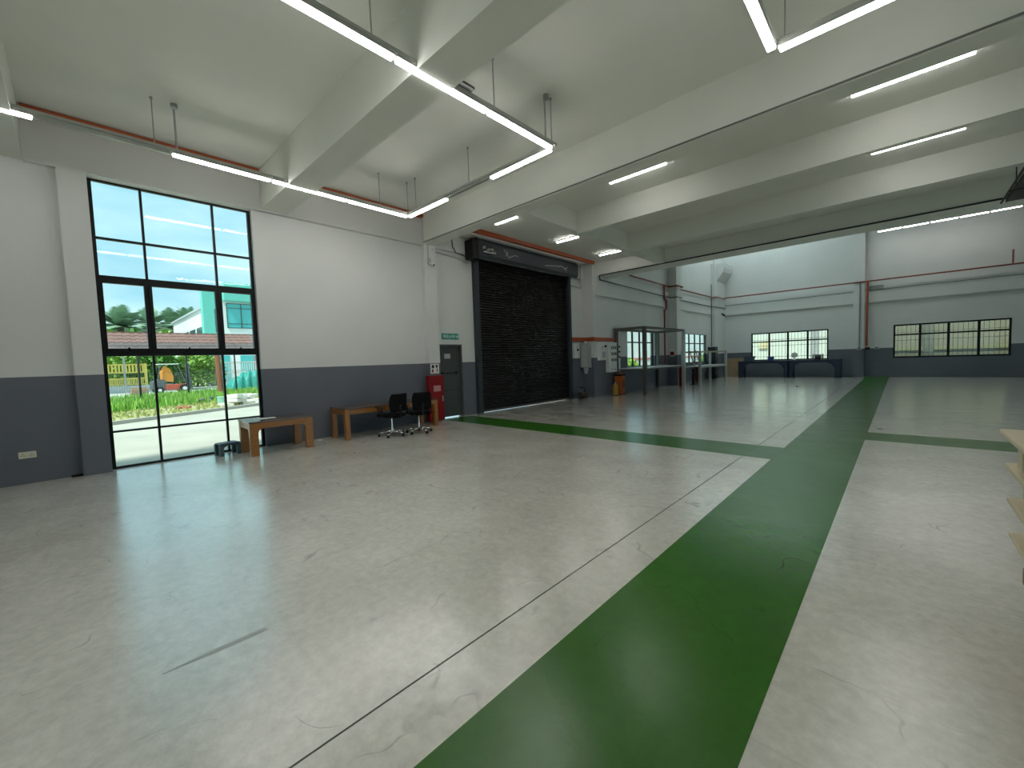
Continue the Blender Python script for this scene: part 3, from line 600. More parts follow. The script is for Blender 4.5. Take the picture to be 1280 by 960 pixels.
c1 = office_chair('black swivel chair at the long table, nearer the window', (-8.38, 4.86, 0), .1)
c2 = copy_tree(c1, (-8.22, 5.47, 0), -.25, 'black swivel chair at the long table, nearer the red cabinet')

# ------------------------------------------------------------------ steel frames by the left wall
t = thing('steel_frame', 'tall grey square-tube bench frame with shelf in front of the rear left window', 'frame', (-8.35, 18.3, 0))
X0, X1, Y0, Y1, H = -.65, .65, -2.1, 2.1, 2.85; r = .07
for x, y in ((X0, Y0), (X1, Y0), (X0, Y1), (X1, Y1)): MB().box(x-r, x+r, y-r, y+r, 0, H).build('post', STEELB if (x, y) != (X1, Y1) else mat('pale_square_tube', (.42, .42, .40), .45, .3), t)
for x in (X0, X1): MB().box(x-.05, x+.05, Y0+r, Y1-r, H-.1, H).build('top_rail', STEELB, t)
for y in (Y0, Y1): MB().box(X0+r, X1-r, y-.05, y+.05, H-.1, H).build('top_rail', STEELB, t)
MB().box(X0+r, X1-r, Y0+r, Y1-r, 1.08, 1.12).build('shelf_panel', mat('pale_worktop', (.48, .48, .46), .4), t)
for x in (X0+.12, X1-.12): MB().box(x-.03, x+.03, Y0+r, Y1-r, 1.02, 1.08).build('shelf_rail', STEELB, t)
t = thing('work_frame', 'low pale tube frame bench near the far left corner', 'frame', (-8.1, 24.7, 0))
WB = mat('pale_brown_wood', (.38, .29, .20), .5)
for x in (-.45, .45):
    for y in (-2.2, 2.2): MB().box(x-.06, x+.06, y-.06, y+.06, 0, 1.78).build('post', MATS['pale_square_tube'], t)
for x in (-.45, .45):
    MB().box(x-.05, x+.05, -2.14, 2.14, 1.70, 1.78).build('top_rail', WB, t); MB().box(x-.05, x+.05, -2.14, 2.14, .88, .95).build('middle_rail', MATS['pale_square_tube'], t)
for y in (-2.2, 2.2): MB().box(-.39, .39, y-.05, y+.05, 1.70, 1.78).build('top_rail', WB, t)
MB().box(-.4, .4, -2.14, 2.14, .95, .98).build('shelf_panel', MATS['pale_worktop'], t)
t = thing('fire_extinguisher', 'red extinguisher standing by the pillar behind the tall steel frame', 'fire extinguisher', (-8.25, 21.6, 0))
MB().tube((0, 0, .0), (0, 0, .9), .13, seg=18).tube((0, 0, .9), (0, 0, 1.02), .13, .05, seg=18).build('cylinder_body', RED, t); MB().tube((0, 0, 1.02), (0, 0, 1.12), .04).bar((0, 0, 1.1), (.16, 0, 1.16), .03, .02).build('valve', BLKPL, t); MB().tube((.05, .0, 1.05), (.17, .0, .6), .018).build('hose', BLKPL, t); MB().box(.12, .135, -.07, .07, .4, .65).build('white_label', WHITEP, t)
t = thing('fire_notice', 'small red and white notice on the pillar above the extinguisher', 'sign', (-8.9, 21.95, 1.55)); MB().box(-.10, .14, -.01, 0, 0, .4).build('notice_board', WHITEP, t); MB().box(-.08, .12, -.013, -.01, .05, .25).build('red_symbol', RED, t)
t = thing('standing_post', 'dark slim post on a foot between the two bench frames', 'post', (-8.15, 22.25+.7, 0)); MB().box(-.05, .05, -.05, .05, .04, .85).build('pole', BLKPL, t); MB().box(-.14, .14, -.14, .14, 0, .04).build('foot', BLKPL, t)
t = thing('speaker_cabinet', 'tall black upright cabinet behind the pale frame near the corner', 'cabinet', (-8.7, 27.9, 0)); MB().box(-.22, .22, -.28, .28, .06, 2.05, bevel=.02).build('cabinet_body', BLKPL, t); MB().box(-.18, .18, -.24, .24, 0, .06).build('plinth', BLKPL, t); MB().box(.22, .235, -.22, .22, .3, 1.8).build('front_panel', mat('black_panel', (.03, .03, .03), .3), t)
t = thing('red_hose_case', 'dark red hanging case under the rail of the pale bench', 'case', (-8.9, 25.9, 0)); MB().box(-.12, .12, -.2, .2, 0, .85, bevel=.02).build('case_body', mat('maroon_paint', (.10, .012, .015), .5), t); MB().tube((-.05, 0, .85), (.05, 0, .85), .04).build('handle', BLKPL, t)
t = thing('metal_ladder', 'thin brown ladder leaning over the shelf before the far left window', 'ladder', (-8.45, 22.9, 0))
for y in (0, .9): MB().bar((.4, y, .98-.03), (.1, y+.05, 1.85), .05, .04).build('stile', WB, t)
for k in range(4): f = .15+k*.25; MB().tube((.4-.3*f, 0, .95+.9*f), (.4-.3*f, .93, .95+.9*f), .02).build('rung', WB, t)

# ------------------------------------------------------------------ far end
t = thing('plywood_board', 'brown plywood board leaning against the far wall left of the navy bench', 'board', (-8.25, 30.6, 0)); MB().box(-.58, .58, -.012, .012, 0, 1.28).rot(-.18, (0, 0, 0), 'X').build('board_sheet', BOARD, t); MB().box(-.58, -.5, -.03, -.012, 0, 1.28).rot(-.18, (0, 0, 0), 'X').build('edge_strip', mat('dark_board_edge', (.16, .10, .05), .6), t)
t = thing('workbench', 'long navy steel workbench under the far left window', 'workbench', (-5.1, 30.2, 0))
MB().box(-2.66, 2.66, -.38, .38, .98, 1.06, bevel=.006).build('bench_top', NAVY, t); MB().box(-2.6, 2.6, -.36, -.30, .90, .98).build('front_rail', NAVY, t); MB().box(-2.6, 2.6, .30, .36, .90, .98).build('rear_rail', NAVY, t)
for lx, sgs in ((-2.50, (1,)), (-.02, (-1,)), (.26, (1,)), (2.50, (-1,))):
    wd = .14 if abs(lx) > 1 else .09
    for y in (-.33, .27):
        MB().box(lx-wd, lx+wd, y, y+.08, 0, .98).build('leg', NAVY, t)
    for sg_ in sgs:
        x = lx+sg_*wd; MB().prism([(x, .52), (x, .92), (x+sg_*.42, .92), (x+sg_*.14, .78)], 1, -.33, -.27).build('corner_brace', NAVY, t)
def item(name, label, cat, x, z=1.06, y=30.15): return thing(name, label, cat, (x, y, z))
t = item('parts_bin', 'dark grey bin at the left end of the navy workbench', 'bin', -7.15); MB().prism([(-.25, 0), (.2, 0), (.32, .28), (-.28, .28)], 1, -.15, .15).build('bin_body', mat('slate_plastic', (.06, .08, .11), .5), t); MB().box(-.3, .34, -.17, .17, .27, .31).build('rim', MATS['slate_plastic'], t)
t = item('tool_box', 'small blue box on the navy workbench', 'box', -5.95); MB().box(-.16, .16, -.12, .12, 0, .2, bevel=.01).build('box_body', mat('blue_plastic', (.03, .09, .30), .4), t); MB().box(-.17, .17, -.13, .13, .2, .25, bevel=.01).build('lid', MATS['blue_plastic'], t)
t = item('desk_fan', 'white round fan standing on the navy workbench', 'fan', -4.72); MB().tube((0, -.02, .30), (0, .06, .30), .17, seg=22).build('fan_head', WHITEP, t); MB().tube((0, 0, .03), (0, 0, .2), .03).build('stand', WHITEP, t); MB().tube((0, 0, 0), (0, 0, .03), .12, seg=18).build('base', WHITEP, t)
t = item('bench_grinder', 'dark grinder at the right of the navy workbench', 'machine', -3.55); MB().tube((-.15, 0, .2), (.15, 0, .2), .11, seg=14).build('motor', MATS['dark_grey_box'], t); MB().tube((-.26, 0, .2), (-.2, 0, .2), .13, seg=16).tube((.2, 0, .2), (.26, 0, .2), .13, seg=16).tube((-.26, 0, .2), (.26, 0, .2), .02).build('grinding_wheel', GREYP, t); MB().box(-.14, .14, -.1, .1, 0, .1).build('foot', BLKPL, t)
for i, (x, y, lb) in enumerate(((-3.35, 22.2, 'crumpled white paper scrap on the rear concrete floor'), (-.28, 11.0, 'small dark spot cap on the floor right of the green aisle'))):
    if i == 0: o = MB().ball((x, y, .035), .07, 1.6, 1, .5, 1).build('paper_scrap', WHITEP)
    else: o = MB().tube((x, y, 0), (x, y, .004), .05, seg=12).build('floor_cap', INK)
    tag(o, lb, 'paper' if i == 0 else 'floor cap')

# ------------------------------------------------------------------ black cable tray at upper right
t = thing('cable_tray', 'black steel cable tray hanging under the last beam at the right edge', 'cable tray', (1.83, 12.85, 4.80))
for x in (-.14, .14): MB().box(x-.012, x+.012, -1.8, 1.8, 0, .10).build('side_rail', BP, t)
MB().box(-.13, .13, -1.75, 1.75, .0, .015).build('tray_floor', BP, t)
MB().bar((-.20, -2.0, .10), (-.20, 1.97, .04), .03, .03).build('strut', BP, t)
for y in (-.75, .75): MB().box(-.24, .16, y-.02, y+.02, -.02, 0).tube((-.14, y, .0), (-.14, y, 5.46-4.80), .01, seg=6).tube((.14, y, .0), (.14, y, 5.46-4.80), .01, seg=6).build('hanger', BP, t)

# ------------------------------------------------------------------ pallet stack at the right edge
def pallet(label, x, y, z, m, h=.19, W=1.1, L=1.1, th=.03):
    t = thing('pallet', label, 'pallet', (x, y, z), 0, 'stacked pallets at the right edge')
    n = 7; gap = .035; bw = (W-(n-1)*gap)/n
    for k in range(n):
        a = k*(bw+gap); MB().box(a, a+bw, -L, 0, h-th, h, bevel=.008).build('deck_board', m, t)
    for bx in (0.06, W/2-.06, W-.18):
        for by in (-.18, -L/2-.06, -L+.06): MB().box(bx, bx+.12, by, by+.12, 0, h-th-.015, bevel=.006).build('block', m, t)
        MB().box(bx-.02, bx+.14, -L+.02, -.02, h-th-.015, h-th).build('stringer', m, t)
    return t
nmz = ('lowest beige pallet of the stack at the right edge', 'second beige pallet up in the stack at the right edge', 'third beige pallet up in the stack at the right edge', 'topmost beige pallet of the stack at the right edge')
pallet('brown worn wooden pallet at the bottom of the right-edge stack', .52, 3.60, 0, PALLETB, h=.36, th=.10)
xo = (.462, .450, .438, .405); z = .36
for k in range(4):
    pallet(nmz[k], xo[k], 3.58+(0 if k < 3 else -.08), z, PALLET, h=.197 if k < 3 else .20); z += .197

# ================================================================== outdoors
GRASS = mat('grass_green', (.13, .27, .035), .8, var=.45, scale=2, bump=.4)
SOIL = mat('dry_verge', (.42, .38, .22), .9, var=.35, scale=1.3, bump=.4)
ROAD = mat('beige_concrete', (.45, .42, .35), .8, var=.22, scale=.8, bump=.2)  # beige concrete with random tone variation
o = MB().box(-30, -9.87, -40, 70, -.35, -.06).build('ground', ROAD, kind='structure')
o = MB().box(-140, -20.0, -60, 110, -.8, -.10).build('ground', SOIL, kind='structure')
o = MB().box(-29.99, -9.4, YF+.25, 70, -.34, -.05).box(-9.4, 40, YF+.25, 70, -.34, -.05).build('ground', ROAD, kind='structure')
o = MB().box(XR+.2, 60, YB-.2, YF+.25, -.34, -.05).build('ground', ROAD, kind='structure')
o = MB().box(-12, 60, -40, YB-.2, -.34, -.05).build('ground', ROAD, kind='structure')
kd = Vector((-2.7, 5.0, 0)).normalized(); kn = Vector((-kd.y, kd.x, 0))     # kn points away from the building
K0 = Vector((-18.4, 0, 0))
def K(s, d, z): p = K0+kd*s+kn*d; return (p.x, p.y, z)
def kslab(name, s0, s1, d0, d1, z0, z1, m, kind=None, parent=None):
    b = MB(); A = [K(s0, d0, z0), K(s1, d0, z0), K(s1, d1, z0), K(s0, d1, z0)]; B = [(p[0], p[1], z1) for p in A]
    va = [b.bm.verts.new(p) for p in A]; vb = [b.bm.verts.new(p) for p in B]
    b.bm.faces.new(va); b.bm.faces.new(vb[::-1])
    for i in range(4): b.bm.faces.new((va[i], vb[i], vb[(i+1) % 4], va[(i+1) % 4]))
    bmesh.ops.recalc_face_normals(b.bm, faces=b.bm.faces)
    return b.build(name, m, parent, kind=kind)
kslab('kerb', -40, 60, 0, .22, -.3, .06, mat('kerb_concrete', (.42, .40, .35), .85), 'structure')
kslab('verge', -40, 60, .22, 5.5, -.3, .0, SOIL, 'structure')
kslab('grass_bank', -40, 60, 4.2, 12, -.3, .06, GRASS, 'structure')
kslab('yard_slab', -60, 90, 11.5, 70, -.3, .12, mat('pale_yard_concrete', (.62, .62, .58), .8, scale=.5), 'structure')
def blades(name, n, area, h0, h1, cols, label, cat, wd=.05):
    b = bmesh.new()
    for k in range(n):
        s, d, z = area(); p = Vector(K(s, d, z)); a = random.uniform(0, PI*2); h = random.uniform(h0, h1); ww = wd*random.uniform(.6, 1.3)
        dx, dy = math.cos(a)*ww, math.sin(a)*ww; lx, ly = random.uniform(-.3, .3)*h, random.uniform(-.3, .3)*h
        v = [b.verts.new(q) for q in ((p.x-dx, p.y-dy, z), (p.x+dx, p.y+dy, z), (p.x+lx, p.y+ly, z+h))]; b.faces.new(v)
    me = bpy.data.meshes.new(name); b.to_mesh(me); b.free(); me.materials.append(cols)
    o = bpy.data.objects.new(name, me); COL.objects.link(o); o['kind'] = 'stuff'; tag(o, label, cat); return o
blades('tall_grass', 26000, lambda: (random.uniform(-6, 24), random.uniform(4.3, 11.6), .05), .15, .5, mat('grass_blade', (.27, .48, .08), .7, var=.45, scale=.6), 'tall bright green grass along the fence across the road', 'grass')
blades('verge_weeds', 5000, lambda: (random.uniform(-6, 24), random.uniform(.6, 4.5), 0), .03, .16, mat('dry_grass_blade', (.42, .45, .15), .8, var=.3), 'sparse dry weeds on the verge behind the kerb', 'weeds')
# mesh fence on black posts
t = thing('mesh_fence', 'thin black-posted wire fence standing in the grass', 'fence', K(0, 7.5, 0))
base = Vector(K(0, 7.5, 0))
PB = mat('dark_post', (.03, .03, .03), .6)
for i, s in enumerate((-9, -6, -3, 0, 2.4, 4.6, 6.6, 9, 12, 15, 18)):
    p = Vector(K(s, 7.5, 0))-base; o = MB().tube((p.x, p.y, 0), (p.x, p.y, 1.75 if s < 2 else 2.7), .045, seg=8).build('post', PB, t)
b = MB()
for k in range(0, 260): s = -9+k*.105; p = Vector(K(s, 7.5, 0))-base; b.bar((p.x, p.y, .1), (p.x, p.y, 1.6), .008, .008)
for z in (.15, .6, 1.1, 1.6): p = Vector(K(-9, 7.5, 0))-base; q = Vector(K(18, 7.5, 0))-base; b.bar((p.x, p.y, z), (q.x, q.y, z), .012, .012)
b.build('wire_mesh', mat('wire_grey', (.30, .31, .30), .6), t, kind='stuff')
t = thing('utility_pole', 'rust-brown leaning pole among the grass by the window mullion', 'pole', (-28.6, 5.75, 0)); MB().tube((0, 0, -.05), (-.2, -.05, 2.55), .15, .13, seg=12).build('pole', mat('rust_wood', (.28, .11, .06), .8), t); MB().box(-.2, .2, -.2, .2, 0, .15).build('footing', mat('kerb_concrete', (.4, .4, .4)), t)
# rubble
RUB = mat('white_rubble', (.72, .70, .62), .85, var=.12)
for k in range(26):
    x = -22.3+random.uniform(-1.6, .5); y = 5.35+random.uniform(-.75, .75)-(x+22.3)*.45; s = random.uniform(.14, .30); zz = random.choice((.0, .0, .16, .32)) if abs(y-5.4) < .7 else 0
    o = MB().box(-s, s, -s*.7, s*.7, 0, s*.7, bevel=s*.12).build('rubble_block', RUB); o.location = (x, y, zz); o.rotation_euler = (random.uniform(-.12, .12), random.uniform(-.12, .12), random.uniform(0, PI)); tag(o, 'white broken block in the rubble heap on the verge', 'rubble', 'white rubble blocks on the verge')
t = thing('bucket', 'pale green bucket on the verge left of the white rubble', 'bucket', (-22.4, 4.5, 0)); MB().tube((0, 0, 0), (0, 0, .42), .15, .19, seg=18).build('bucket_body', mat('mint_plastic', (.35, .62, .48), .5), t); MB().tube((0, 0, .40), (0, 0, .43), .20, seg=18).build('rim', MATS['mint_plastic'], t)
for k in range(9):
    x, y = -26.6+random.uniform(-.8, .8), 4.1+random.uniform(-.8, .7); s = random.uniform(.15, .35)
    o = MB().bar((-s*1.3, 0, .05), (s*1.3, 0, .05+s*.7), .10, .07).bar((0, -s, .05), (.1, s, .1+s*.5), .06, .08).build('scrap_metal', mat('scrap_grey', (.22, .23, .24), .6, .3)); o.location = (x, y, .0); o.rotation_euler = (0, 0, random.uniform(0, 3)); tag(o, 'grey scrap piece in the scrap heap on the grass', 'scrap', 'grey scrap heap left of the bucket')
for k in range(4):
    o = MB().prism([(-.2, -.1), (.15, -.14), (.22, .1), (-.1, .14)], 2, 0, .08).build('clay_shard', mat('clay_red', (.45, .16, .08), .8)); o.location = (-23.4+k*.22, 3.15+.1*(k % 2), 0); o.rotation_euler = (0, 0, k); tag(o, 'red clay shard on the dry verge', 'shard', 'red shards on the verge')
# teal tarp over a pile
b = MB(); n, mrows = 34, 18; g = []
for i in range(n+1):
    row = []
    for j in range(mrows+1):
        u = i/n*2-1; v = j/mrows*2-1; e = max(0, 1-abs(u)**3.2)*max(0, 1-abs(v)**3.2)
        z = 1.35*e**.45*(.85+.12*math.sin(u*3+1)+.10*math.sin(v*2))
        fold = .11*math.sin(u*19+v*5)+.06*math.sin(u*11-v*8)
        row.append(b.bm.verts.new((v*.95+fold*.6, u*1.35, max(0.02, z+fold*e))))
    g.append(row)
for i in range(n):
    for j in range(mrows): b.bm.faces.new((g[i][j], g[i+1][j], g[i+1][j+1], g[i][j+1]))
o = b.build('tarpaulin', mat('teal_tarp', (.008, .33, .27), .5, var=.25), smooth=True); o.location = (-33.2, 8.3, .12); tag(o, 'teal tarpaulin draped over a heap beside the white railing', 'tarpaulin')

# ------------------------------------------------------------------ forklift
t = thing('forklift', 'small orange and red forklift with dark mast parked beyond the fence', 'forklift', (-38.3, 4.75, .13), .08)
FR = mat('forklift_red', (.48, .08, .04), .5); FO = mat('forklift_orange', (.75, .27, .03), .5); FG = mat('forklift_grey', (.10, .11, .12), .5); FW = mat('forklift_white', (.72, .72, .68), .5)
MB().box(-.5, .5, -.55, .75, .22, .62, bevel=.05).build('chassis', FR, t)
MB().prism([(-1.15, .3), (-.45, .25), (-.45, .95), (-.75, 1.0), (-1.1, .85)], 0, -.5, .5).build('counterweight', FG, t)
MB().prism([(-.55, .85), (.05, .8), (.05, 1.2), (-.1, 1.7), (-.35, 1.9), (-.55, 1.5)], 0, -.42, .42).build('seat_cover', FO, t)
for x in (-.48, .48):
    MB().bar((x, -.85, .9), (x, -.65, 2.05), .05, .05).bar((x, .75, .62), (x, .30, 2.05), .05, .05).build('guard_post', FG, t)
b = MB(); b.box(-.52, .52, -.75, .40, 2.03, 2.09, bevel=.02); b.build('overhead_guard', FW, t)
for x in (-.28, .28): MB().box(x-.05, x+.05, .92, 1.04, .12, 2.1).build('mast', FG, t)
MB().box(-.35, .35, 1.04, 1.1, .35, .9).box(-.3, .3, .93, 1.03, 1.5, 1.6).box(-.3, .3, .93, 1.03, 2.0, 2.1).build('carriage', FG, t)
for x in (-.22, .22): MB().box(x-.05, x+.05, 1.10, 1.95, .12, .17).box(x-.05, x+.05, 1.10, 1.15, .17, .8).build('fork', FG, t)
for x in (-.5, .5):
    for y, rr in ((-.78, .24), (.62, .30)):
        wq = MB().tube((x-.1, y, rr), (x+.1, y, rr), rr, seg=20).build('wheel', BLKPL, t); MB().tube((x-.11, y, rr), (x+.11, y, rr), rr*.45, seg=14).build('hub', FW, wq)
MB().tube((0, .42, .9), (0, .30, 1.25), .02).tube((0, .30, 1.24), (0, .28, 1.28), .17, seg=16).build('steering_wheel', FG, t)
# stacked timber left of the forklift
for k in range(3):
    o = MB().box(-.5, .5, -.42, .42, 0, .09).box(-.5, -.38, -.42, .42, .09, .17).box(.38, .5, -.42, .42, .09, .17).box(-.06, .06, -.42, .42, .09, .17).build('timber_pallet', mat('weathered_timber', (.36, .24, .15), .8)); o.location = (-38.0+.04*k, 2.95, .12+.17*k)
    tag(o, ('lowest', 'middle', 'topmost')[k]+' weathered timber pallet left of the forklift', 'pallet', 'timber pallets beside the forklift')

# ------------------------------------------------------------------ yellow gate
t = thing('yellow_gate', 'yellow steel sliding gate with slotted top beyond the yard', 'gate', (-44.5, 2.6, .65))
for y in (-2.6, 1.35): MB().box(-.08, .08, y-.09, y+.09, -.5, 1.75).build('gate_post', YEL, t)
for z in (0.05, .52, 1.0, 1.62): MB().box(-.05, .05, -2.5, 1.28, z, z+.10).build('rail', YEL, t)
for k in range(19): y = -2.4+k*.2; MB().box(-.03, .03, y-.055, y+.055, 1.1, 1.62).build('picket', YEL, t)
for k in range(37): y = -2.45+k*.1; MB().box(-.02, .02, y-.03, y+.03, .15, .52).build('lower_slat', YEL, t)
MB().box(-.12, .12, -4.0, 3.0, -.6, .0).build('gate_plinth', mat('white_wash', (.75, .76, .74), .8), t)
# hedge behind the gate
def shrub(name, label, loc, sx, sy, h, n, m, group=None, leaf=.16):
    b = bmesh.new()
    for k in range(n):
        u = random.uniform(-1, 1); v = random.uniform(-1, 1); wv = random.random()
        if u*u+v*v > 1.1: continue
        x = u*sx; y = v*sy; z = h*(wv**.6)*(1-.45*(u*u+v*v)*.7); a = Vector((random.uniform(-1, 1), random.uniform(-1, 1), random.uniform(-.3, 1))).normalized(); c = a.orthogonal().normalized()*leaf; d = a*leaf*1.6
        p = Vector((x, y, max(.05, z)))
        b.faces.new([b.verts.new(q) for q in (p-c, p+d*.6, p+c, p-d*.6)])
    me = bpy.data.meshes.new('foliage'); b.to_mesh(me); b.free(); me.materials.append(m)
    t = thing(name, label, 'shrub', loc, 0, group); o = bpy.data.objects.new('foliage', me); COL.objects.link(o); o.parent = t; o['kind'] = 'stuff'
    MB().tube((0, 0, 0), (0, 0, h*.6), .12, .05).build('stem', mat('bark', (.16, .11, .07), .9), t); return t
LF = mat('hedge_leaf', (.10, .26, .04), .7, var=.5, scale=.8); LF2 = mat('bright_leaf', (.24, .42, .08), .7, var=.4, scale=.8)
for i, (y, lb, m) in enumerate(((-.5, 'green shrub behind the left end of the yellow gate', LF), (2.6, 'bright bushy shrub behind the middle of the yellow gate', LF2), (5.4, 'green shrub between the yellow gate and the forklift', LF), (8.2, 'green shrub left of the white and teal building', LF2))):
    shrub('shrub', lb, (-50, y, 0), 2.0, 2.2, 3.5, 2600, m, 'shrubs under the brown canopy')

# ------------------------------------------------------------------ brown canopy roof
t = thing('canopy_roof', 'long low brown tiled canopy roof beyond the yard', 'canopy', (-44, 8, 0))
TILE = mat('brown_roof_tile', (.22, .12, .10), .8, var=.4, scale=1.5); 
rows = 5
for r in range(rows):
    x0 = 1.3-r*.62; x1 = x0-.66; z0 = 3.42+r*.30; z1 = z0+.32
    b = MB()
    for k in range(60):
        y = -14+k*.5
        b.prism([(x0, z0-.03), (x0, z0+.07), (x1, z1+.02), (x1, z1-.06)], 1, y, y+.25).prism([(x0, z0-.05), (x0, z0+.03), (x1, z1-.02), (x1, z1-.08)], 1, y+.25, y+.5)
    b.build('tile_row', TILE if r > 1 else mat('dirty_roof_tile', (.13, .105, .10), .85, var=.4, scale=1.2), t, kind='stuff')
MB().box(-1.95, -1.75, -14, 16, 4.88, 5.0).build('ridge', TILE, t); MB().box(1.25, 1.36, -14, 16, 3.28, 3.42).build('gutter', mat('pale_gutter', (.55, .56, .52), .6), t)
MB().box(-1.7, -1.6, -14, 16, 3.2, 4.7).build('back_panel', mat('dark_shed_board', (.12, .12, .11), .9), t)  # plain dark board behind the tile rows
for y in (-13, -6.6, 1.2-8.1+1.5, 8.2, 15): MB().box(1.15, 1.27, y-.06, y+.06, 0.1, 3.3).build('post', METAL, t)
for y in (2.0, 3.0): MB().bar((1.2, y-4, 3.25), (-1.5, y, 3.6), .05, .05).build('brace', METAL, t)

# ------------------------------------------------------------------ white and teal building
t = thing('office_building', 'white two-storey building with teal fascia, teal fin and glass front', 'building', (-60, 11.2, 0))
BW = mat('bright_render', (.80, .81, .79), .7, var=.03); TEAL = mat('teal_cladding', (.16, .56, .47), .5); TG = mat('teal_glass', (.10, .50, .50), .12, .1); TG2 = mat('dark_glass', (.07, .13, .14), .15, .2)
MB().prism([(-24, 0), (-.6, 0), (-.6, 9.6), (-24, 9.3)], 1, .0, 11).build('side_wing', BW, t)
MB().box(-24.2, -.6, -.25, .1, 9.2, 9.45).build('roof_edge', mat('roof_edge_grey', (.45, .5, .5), .6), t)
for k in range(5): MB().box(-6.2-k*4.6, -2.6-k*4.6, -.06, .05, 6.0, 7.1).build('side_window', TG2, t)
MB().box(-1.2, .05, -.35, 1.1, 3.4, 11.3).build('teal_fin', TEAL, t)
MB().box(-.6, .0, 1.1, 11, 0, 9.9).build('front_wall', BW, t)
MB().box(-.8, 1.2, 1.6, 11, 10.0, 11.0).build('teal_fascia', TEAL, t); MB().box(-.6, .3, 1.9, 11, 11.6, 12.3).build('teal_parapet', TEAL, t); MB().box(-.6, 0, 1.2, 11, 9.9, 11.7).build('roof_panel', BW, t)
gw = MB().box(-.02, .08, 2.0, 8.0, 6.75, 9.75).build('glass_front', TG, t)
for y in (2.0, 3.5, 5.0, 6.5, 8.0): MB().box(.08, .14, y-.05, y+.05, 6.75, 9.75).build('glazing_bar', TG2, gw)
for z in (6.8, 7.3, 9.2, 9.75): MB().box(.08, .13, 2.0, 8.0, z-.04, z+.04).build('glazing_bar', TG2, gw)
MB().box(-.02, .06, .75, 1.0, 6.2, 9.0).build('slot_window', TG2, t)
MB().box(-.02, .08, .35, 1.0, .1, 3.4).build('grey_door', mat('grey_brown_door', (.25, .24, .22), .6), t); MB().box(-.02, .08, 1.1-.0, 2.0, .1, 3.4).build('teal_door', TG, t)
MB().box(-.02, .08, 3.1, 4.5, .1, 3.4).build('teal_door', TG, t); MB().box(-.02, .08, 4.5, 8.5, .1, 3.4).build('roller_door', mat('mid_grey_door', (.24, .24, .25), .6), t)
MB().box(-2.5, -.3, -3.0, .3, 0, 4.3).build('gatehouse_wall', BW, t)
MB().box(-.3, -.22, -1.3, -.7, 1.6, 2.4).build('gatehouse_window', TG2, t)
# white railing
t = thing('white_railing', 'white picket railing in front of the white and teal building', 'railing', (-49, 12.2, .1))
for z in (.15, 1.25, 2.25): MB().box(-.04, .04, -3.4, 6, z, z+.10).build('rail', FW, t)
for k in range(48): y = -3.35+k*.198; MB().box(-.025, .025, y-.035, y+.035, .2, 2.3).build('picket', FW, t)

# ------------------------------------------------------------------ palms
PL = mat('palm_frond', (.24, .37, .24), .6, var=.5, scale=.7)
def palm(label, x, y, h, n, rl):
    t = thing('oil_palm', label, 'palm tree', (x, y, 0), random.uniform(0, 6), 'oil palms on the skyline')
    MB().tube((0, 0, 0), (0, 0, h), .45, .35, seg=10).build('trunk', MATS['bark'], t)
    b = bmesh.new()
    for k in range(n):
        a = 2*PI*k/n*2.4+random.uniform(-.2, .2); el = random.uniform(-.3, 1.45); L = rl*random.uniform(.8, 1.1); p = Vector((0, 0, h)); dirv = Vector((math.cos(a)*math.cos(el), math.sin(a)*math.cos(el), math.sin(el))); prev = None
        seg = 9
        for s in range(seg+1):
            f = s/seg; q = p+dirv*L*f+Vector((0, 0, -1))*L*.36*f*f; side = Vector((-math.sin(a), math.cos(a), 0))
            if prev is not None:
                for sg in (-1, 1):
                    for m_ in (0, .33, .66):
                        c = prev+(q-prev)*m_; lw = rl*.24*math.sin(PI*min(1, f*.85+.15))
                        tip = c+side*sg*lw+dirv*lw*.7+Vector((0, 0, -lw*.35)); wq = (q-prev)*.30
                        b.faces.new([b.verts.new(v) for v in (c-wq, c+wq, tip)])
            prev = q
    me = bpy.data.meshes.new('fronds'); b.to_mesh(me); b.free(); me.materials.append(PL)
    o = bpy.data.objects.new('fronds', me); COL.objects.link(o); o.parent = t; o['kind'] = 'stuff'
for args in (('largest oil palm at the left of the tall window', -76, 4.6, 8.0, 44, 4.6), ('oil palm just left of the first mullion', -90, 9.0, 9.6, 40, 4.6), ('oil palm right of the first mullion', -95, 12.5, 10.0, 40, 4.8),
             ('oil palm behind the roof slope of the white wing', -97, 15.2, 10.8, 36, 4.8), ('low oil palm between the tall ones', -101, 16.2, 9.8, 36, 4.4), ('oil palm at the far left behind the window frame', -86, 1.2, 8.0, 38, 4.4), ('second low oil palm at the left', -88, 7.4, 6.8, 36, 4.4)): palm(*args)
t_ = shrub('broadleaf_tree', 'round broadleaf treetop behind the roof of the white wing', (-88, 19.8, 8.5), 2.6, 2.4, 8.2, 1600, mat('olive_leaf', (.16, .26, .06), .7, var=.4), leaf=.28)
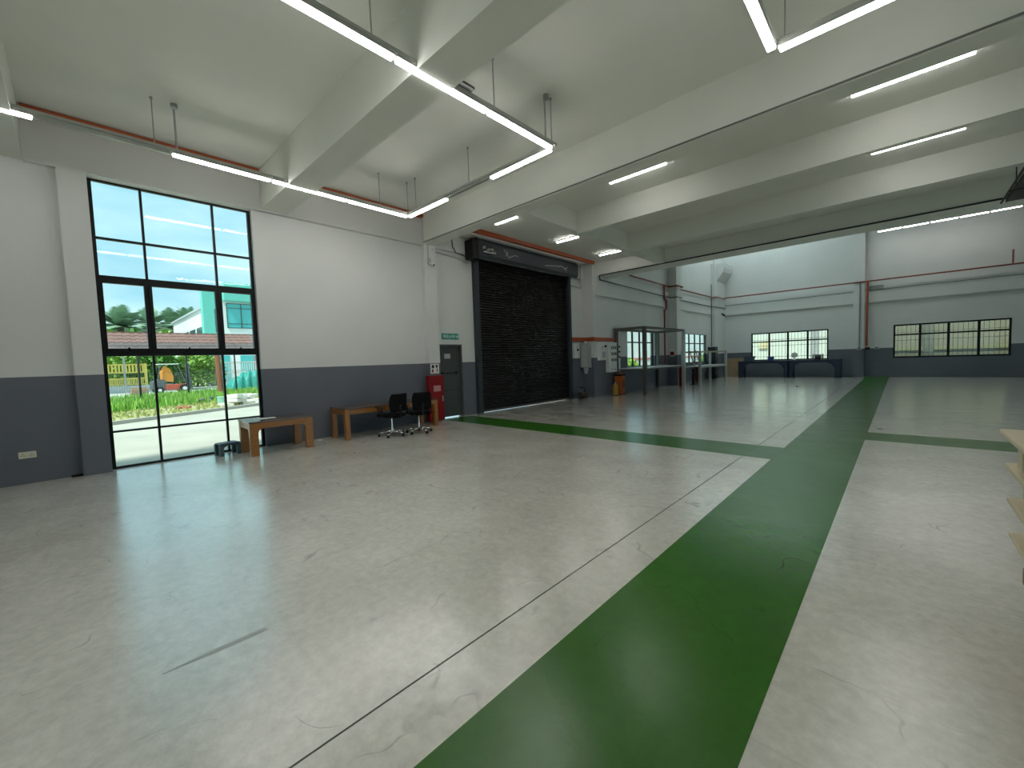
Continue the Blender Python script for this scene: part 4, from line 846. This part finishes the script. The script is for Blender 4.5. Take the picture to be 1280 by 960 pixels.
MB().tube((0, 0, -8.5), (0, 0, 1), .4, .2).build('trunk', MATS['bark'], t_)
for i in range(5): shrub('treeline_shrub', 'dense green bush %s along the tree line under the palms' % ('a', 'b', 'c', 'd', 'e', 'f', 'g', 'h', 'i')[i], (-72, -3+i*2.9, 0), 2.2, 2.4, 7.3, 1100, LF if i % 2 else LF2, 'bushes under the palms', leaf=.32)
# ------------------------------------------------------------------ outside the rear windows
t = thing('neighbour_wall', 'ochre-grey neighbouring wall seen through the far right window', 'building', (3, 36.5, 0)); OC = mat('ochre_wall', (.22, .205, .14), .8)
MB().box(-3.6, 8, 0, .3, 0, 6.5).build('wall_panel', OC, t); MB().box(-3.6, 8, -.08, 0, 1.4, 1.62).build('yellow_band', mat('yellow_band', (.26, .245, .13), .7), t); MB().box(-2.0, -1.5, -.1, 0, 0, 6).build('dark_pier', mat('dark_pier', (.16, .16, .12), .8), t)
t = thing('white_outbuilding', 'pale outbuilding seen through the far left window', 'building', (-5.5, 38, 0)); MB().box(-7, 3.2, 0, .3, 0, 6).build('wall_panel', mat('pale_green_white', (.72, .76, .66), .7), t); MB().box(.6, 1.1, -.1, 0, 0, 6).build('grey_pier', GREYP, t); MB().box(-2.8, -2.2, -.12, 0, 1.9, 2.4).build('yellow_sign', mat('pale_yellow_sign', (.78, .68, .40), .6), t)
t = thing('boundary_wall', 'pale boundary wall with a red band outside the rear left windows', 'wall', (-15.5, 34, 0)); MB().box(-.2, 0, -16, 34, 0, 3.6).build('wall_panel', mat('pale_blue_white', (.80, .84, .84), .7), t); MB().box(0, .03, -16, 34, 1.30, 1.48).build('red_band', mat('faded_red', (.62, .22, .2), .7), t); MB().box(0, .02, -16, 34, .5, .56).build('joint', GREYP, t)
for i, y in enumerate((27.5, 33.2, 44)): shrub('hedge_shrub', ('yellow-green shrub outside the nearer rear window', 'green shrub outside the rear windows, middle one', 'green shrub outside the far left window')[i], (-14.3, y, 0), .6, 1.1, (1.5, 1.2, 1.7)[i], 700, LF2, 'shrubs at the boundary wall', leaf=.12)
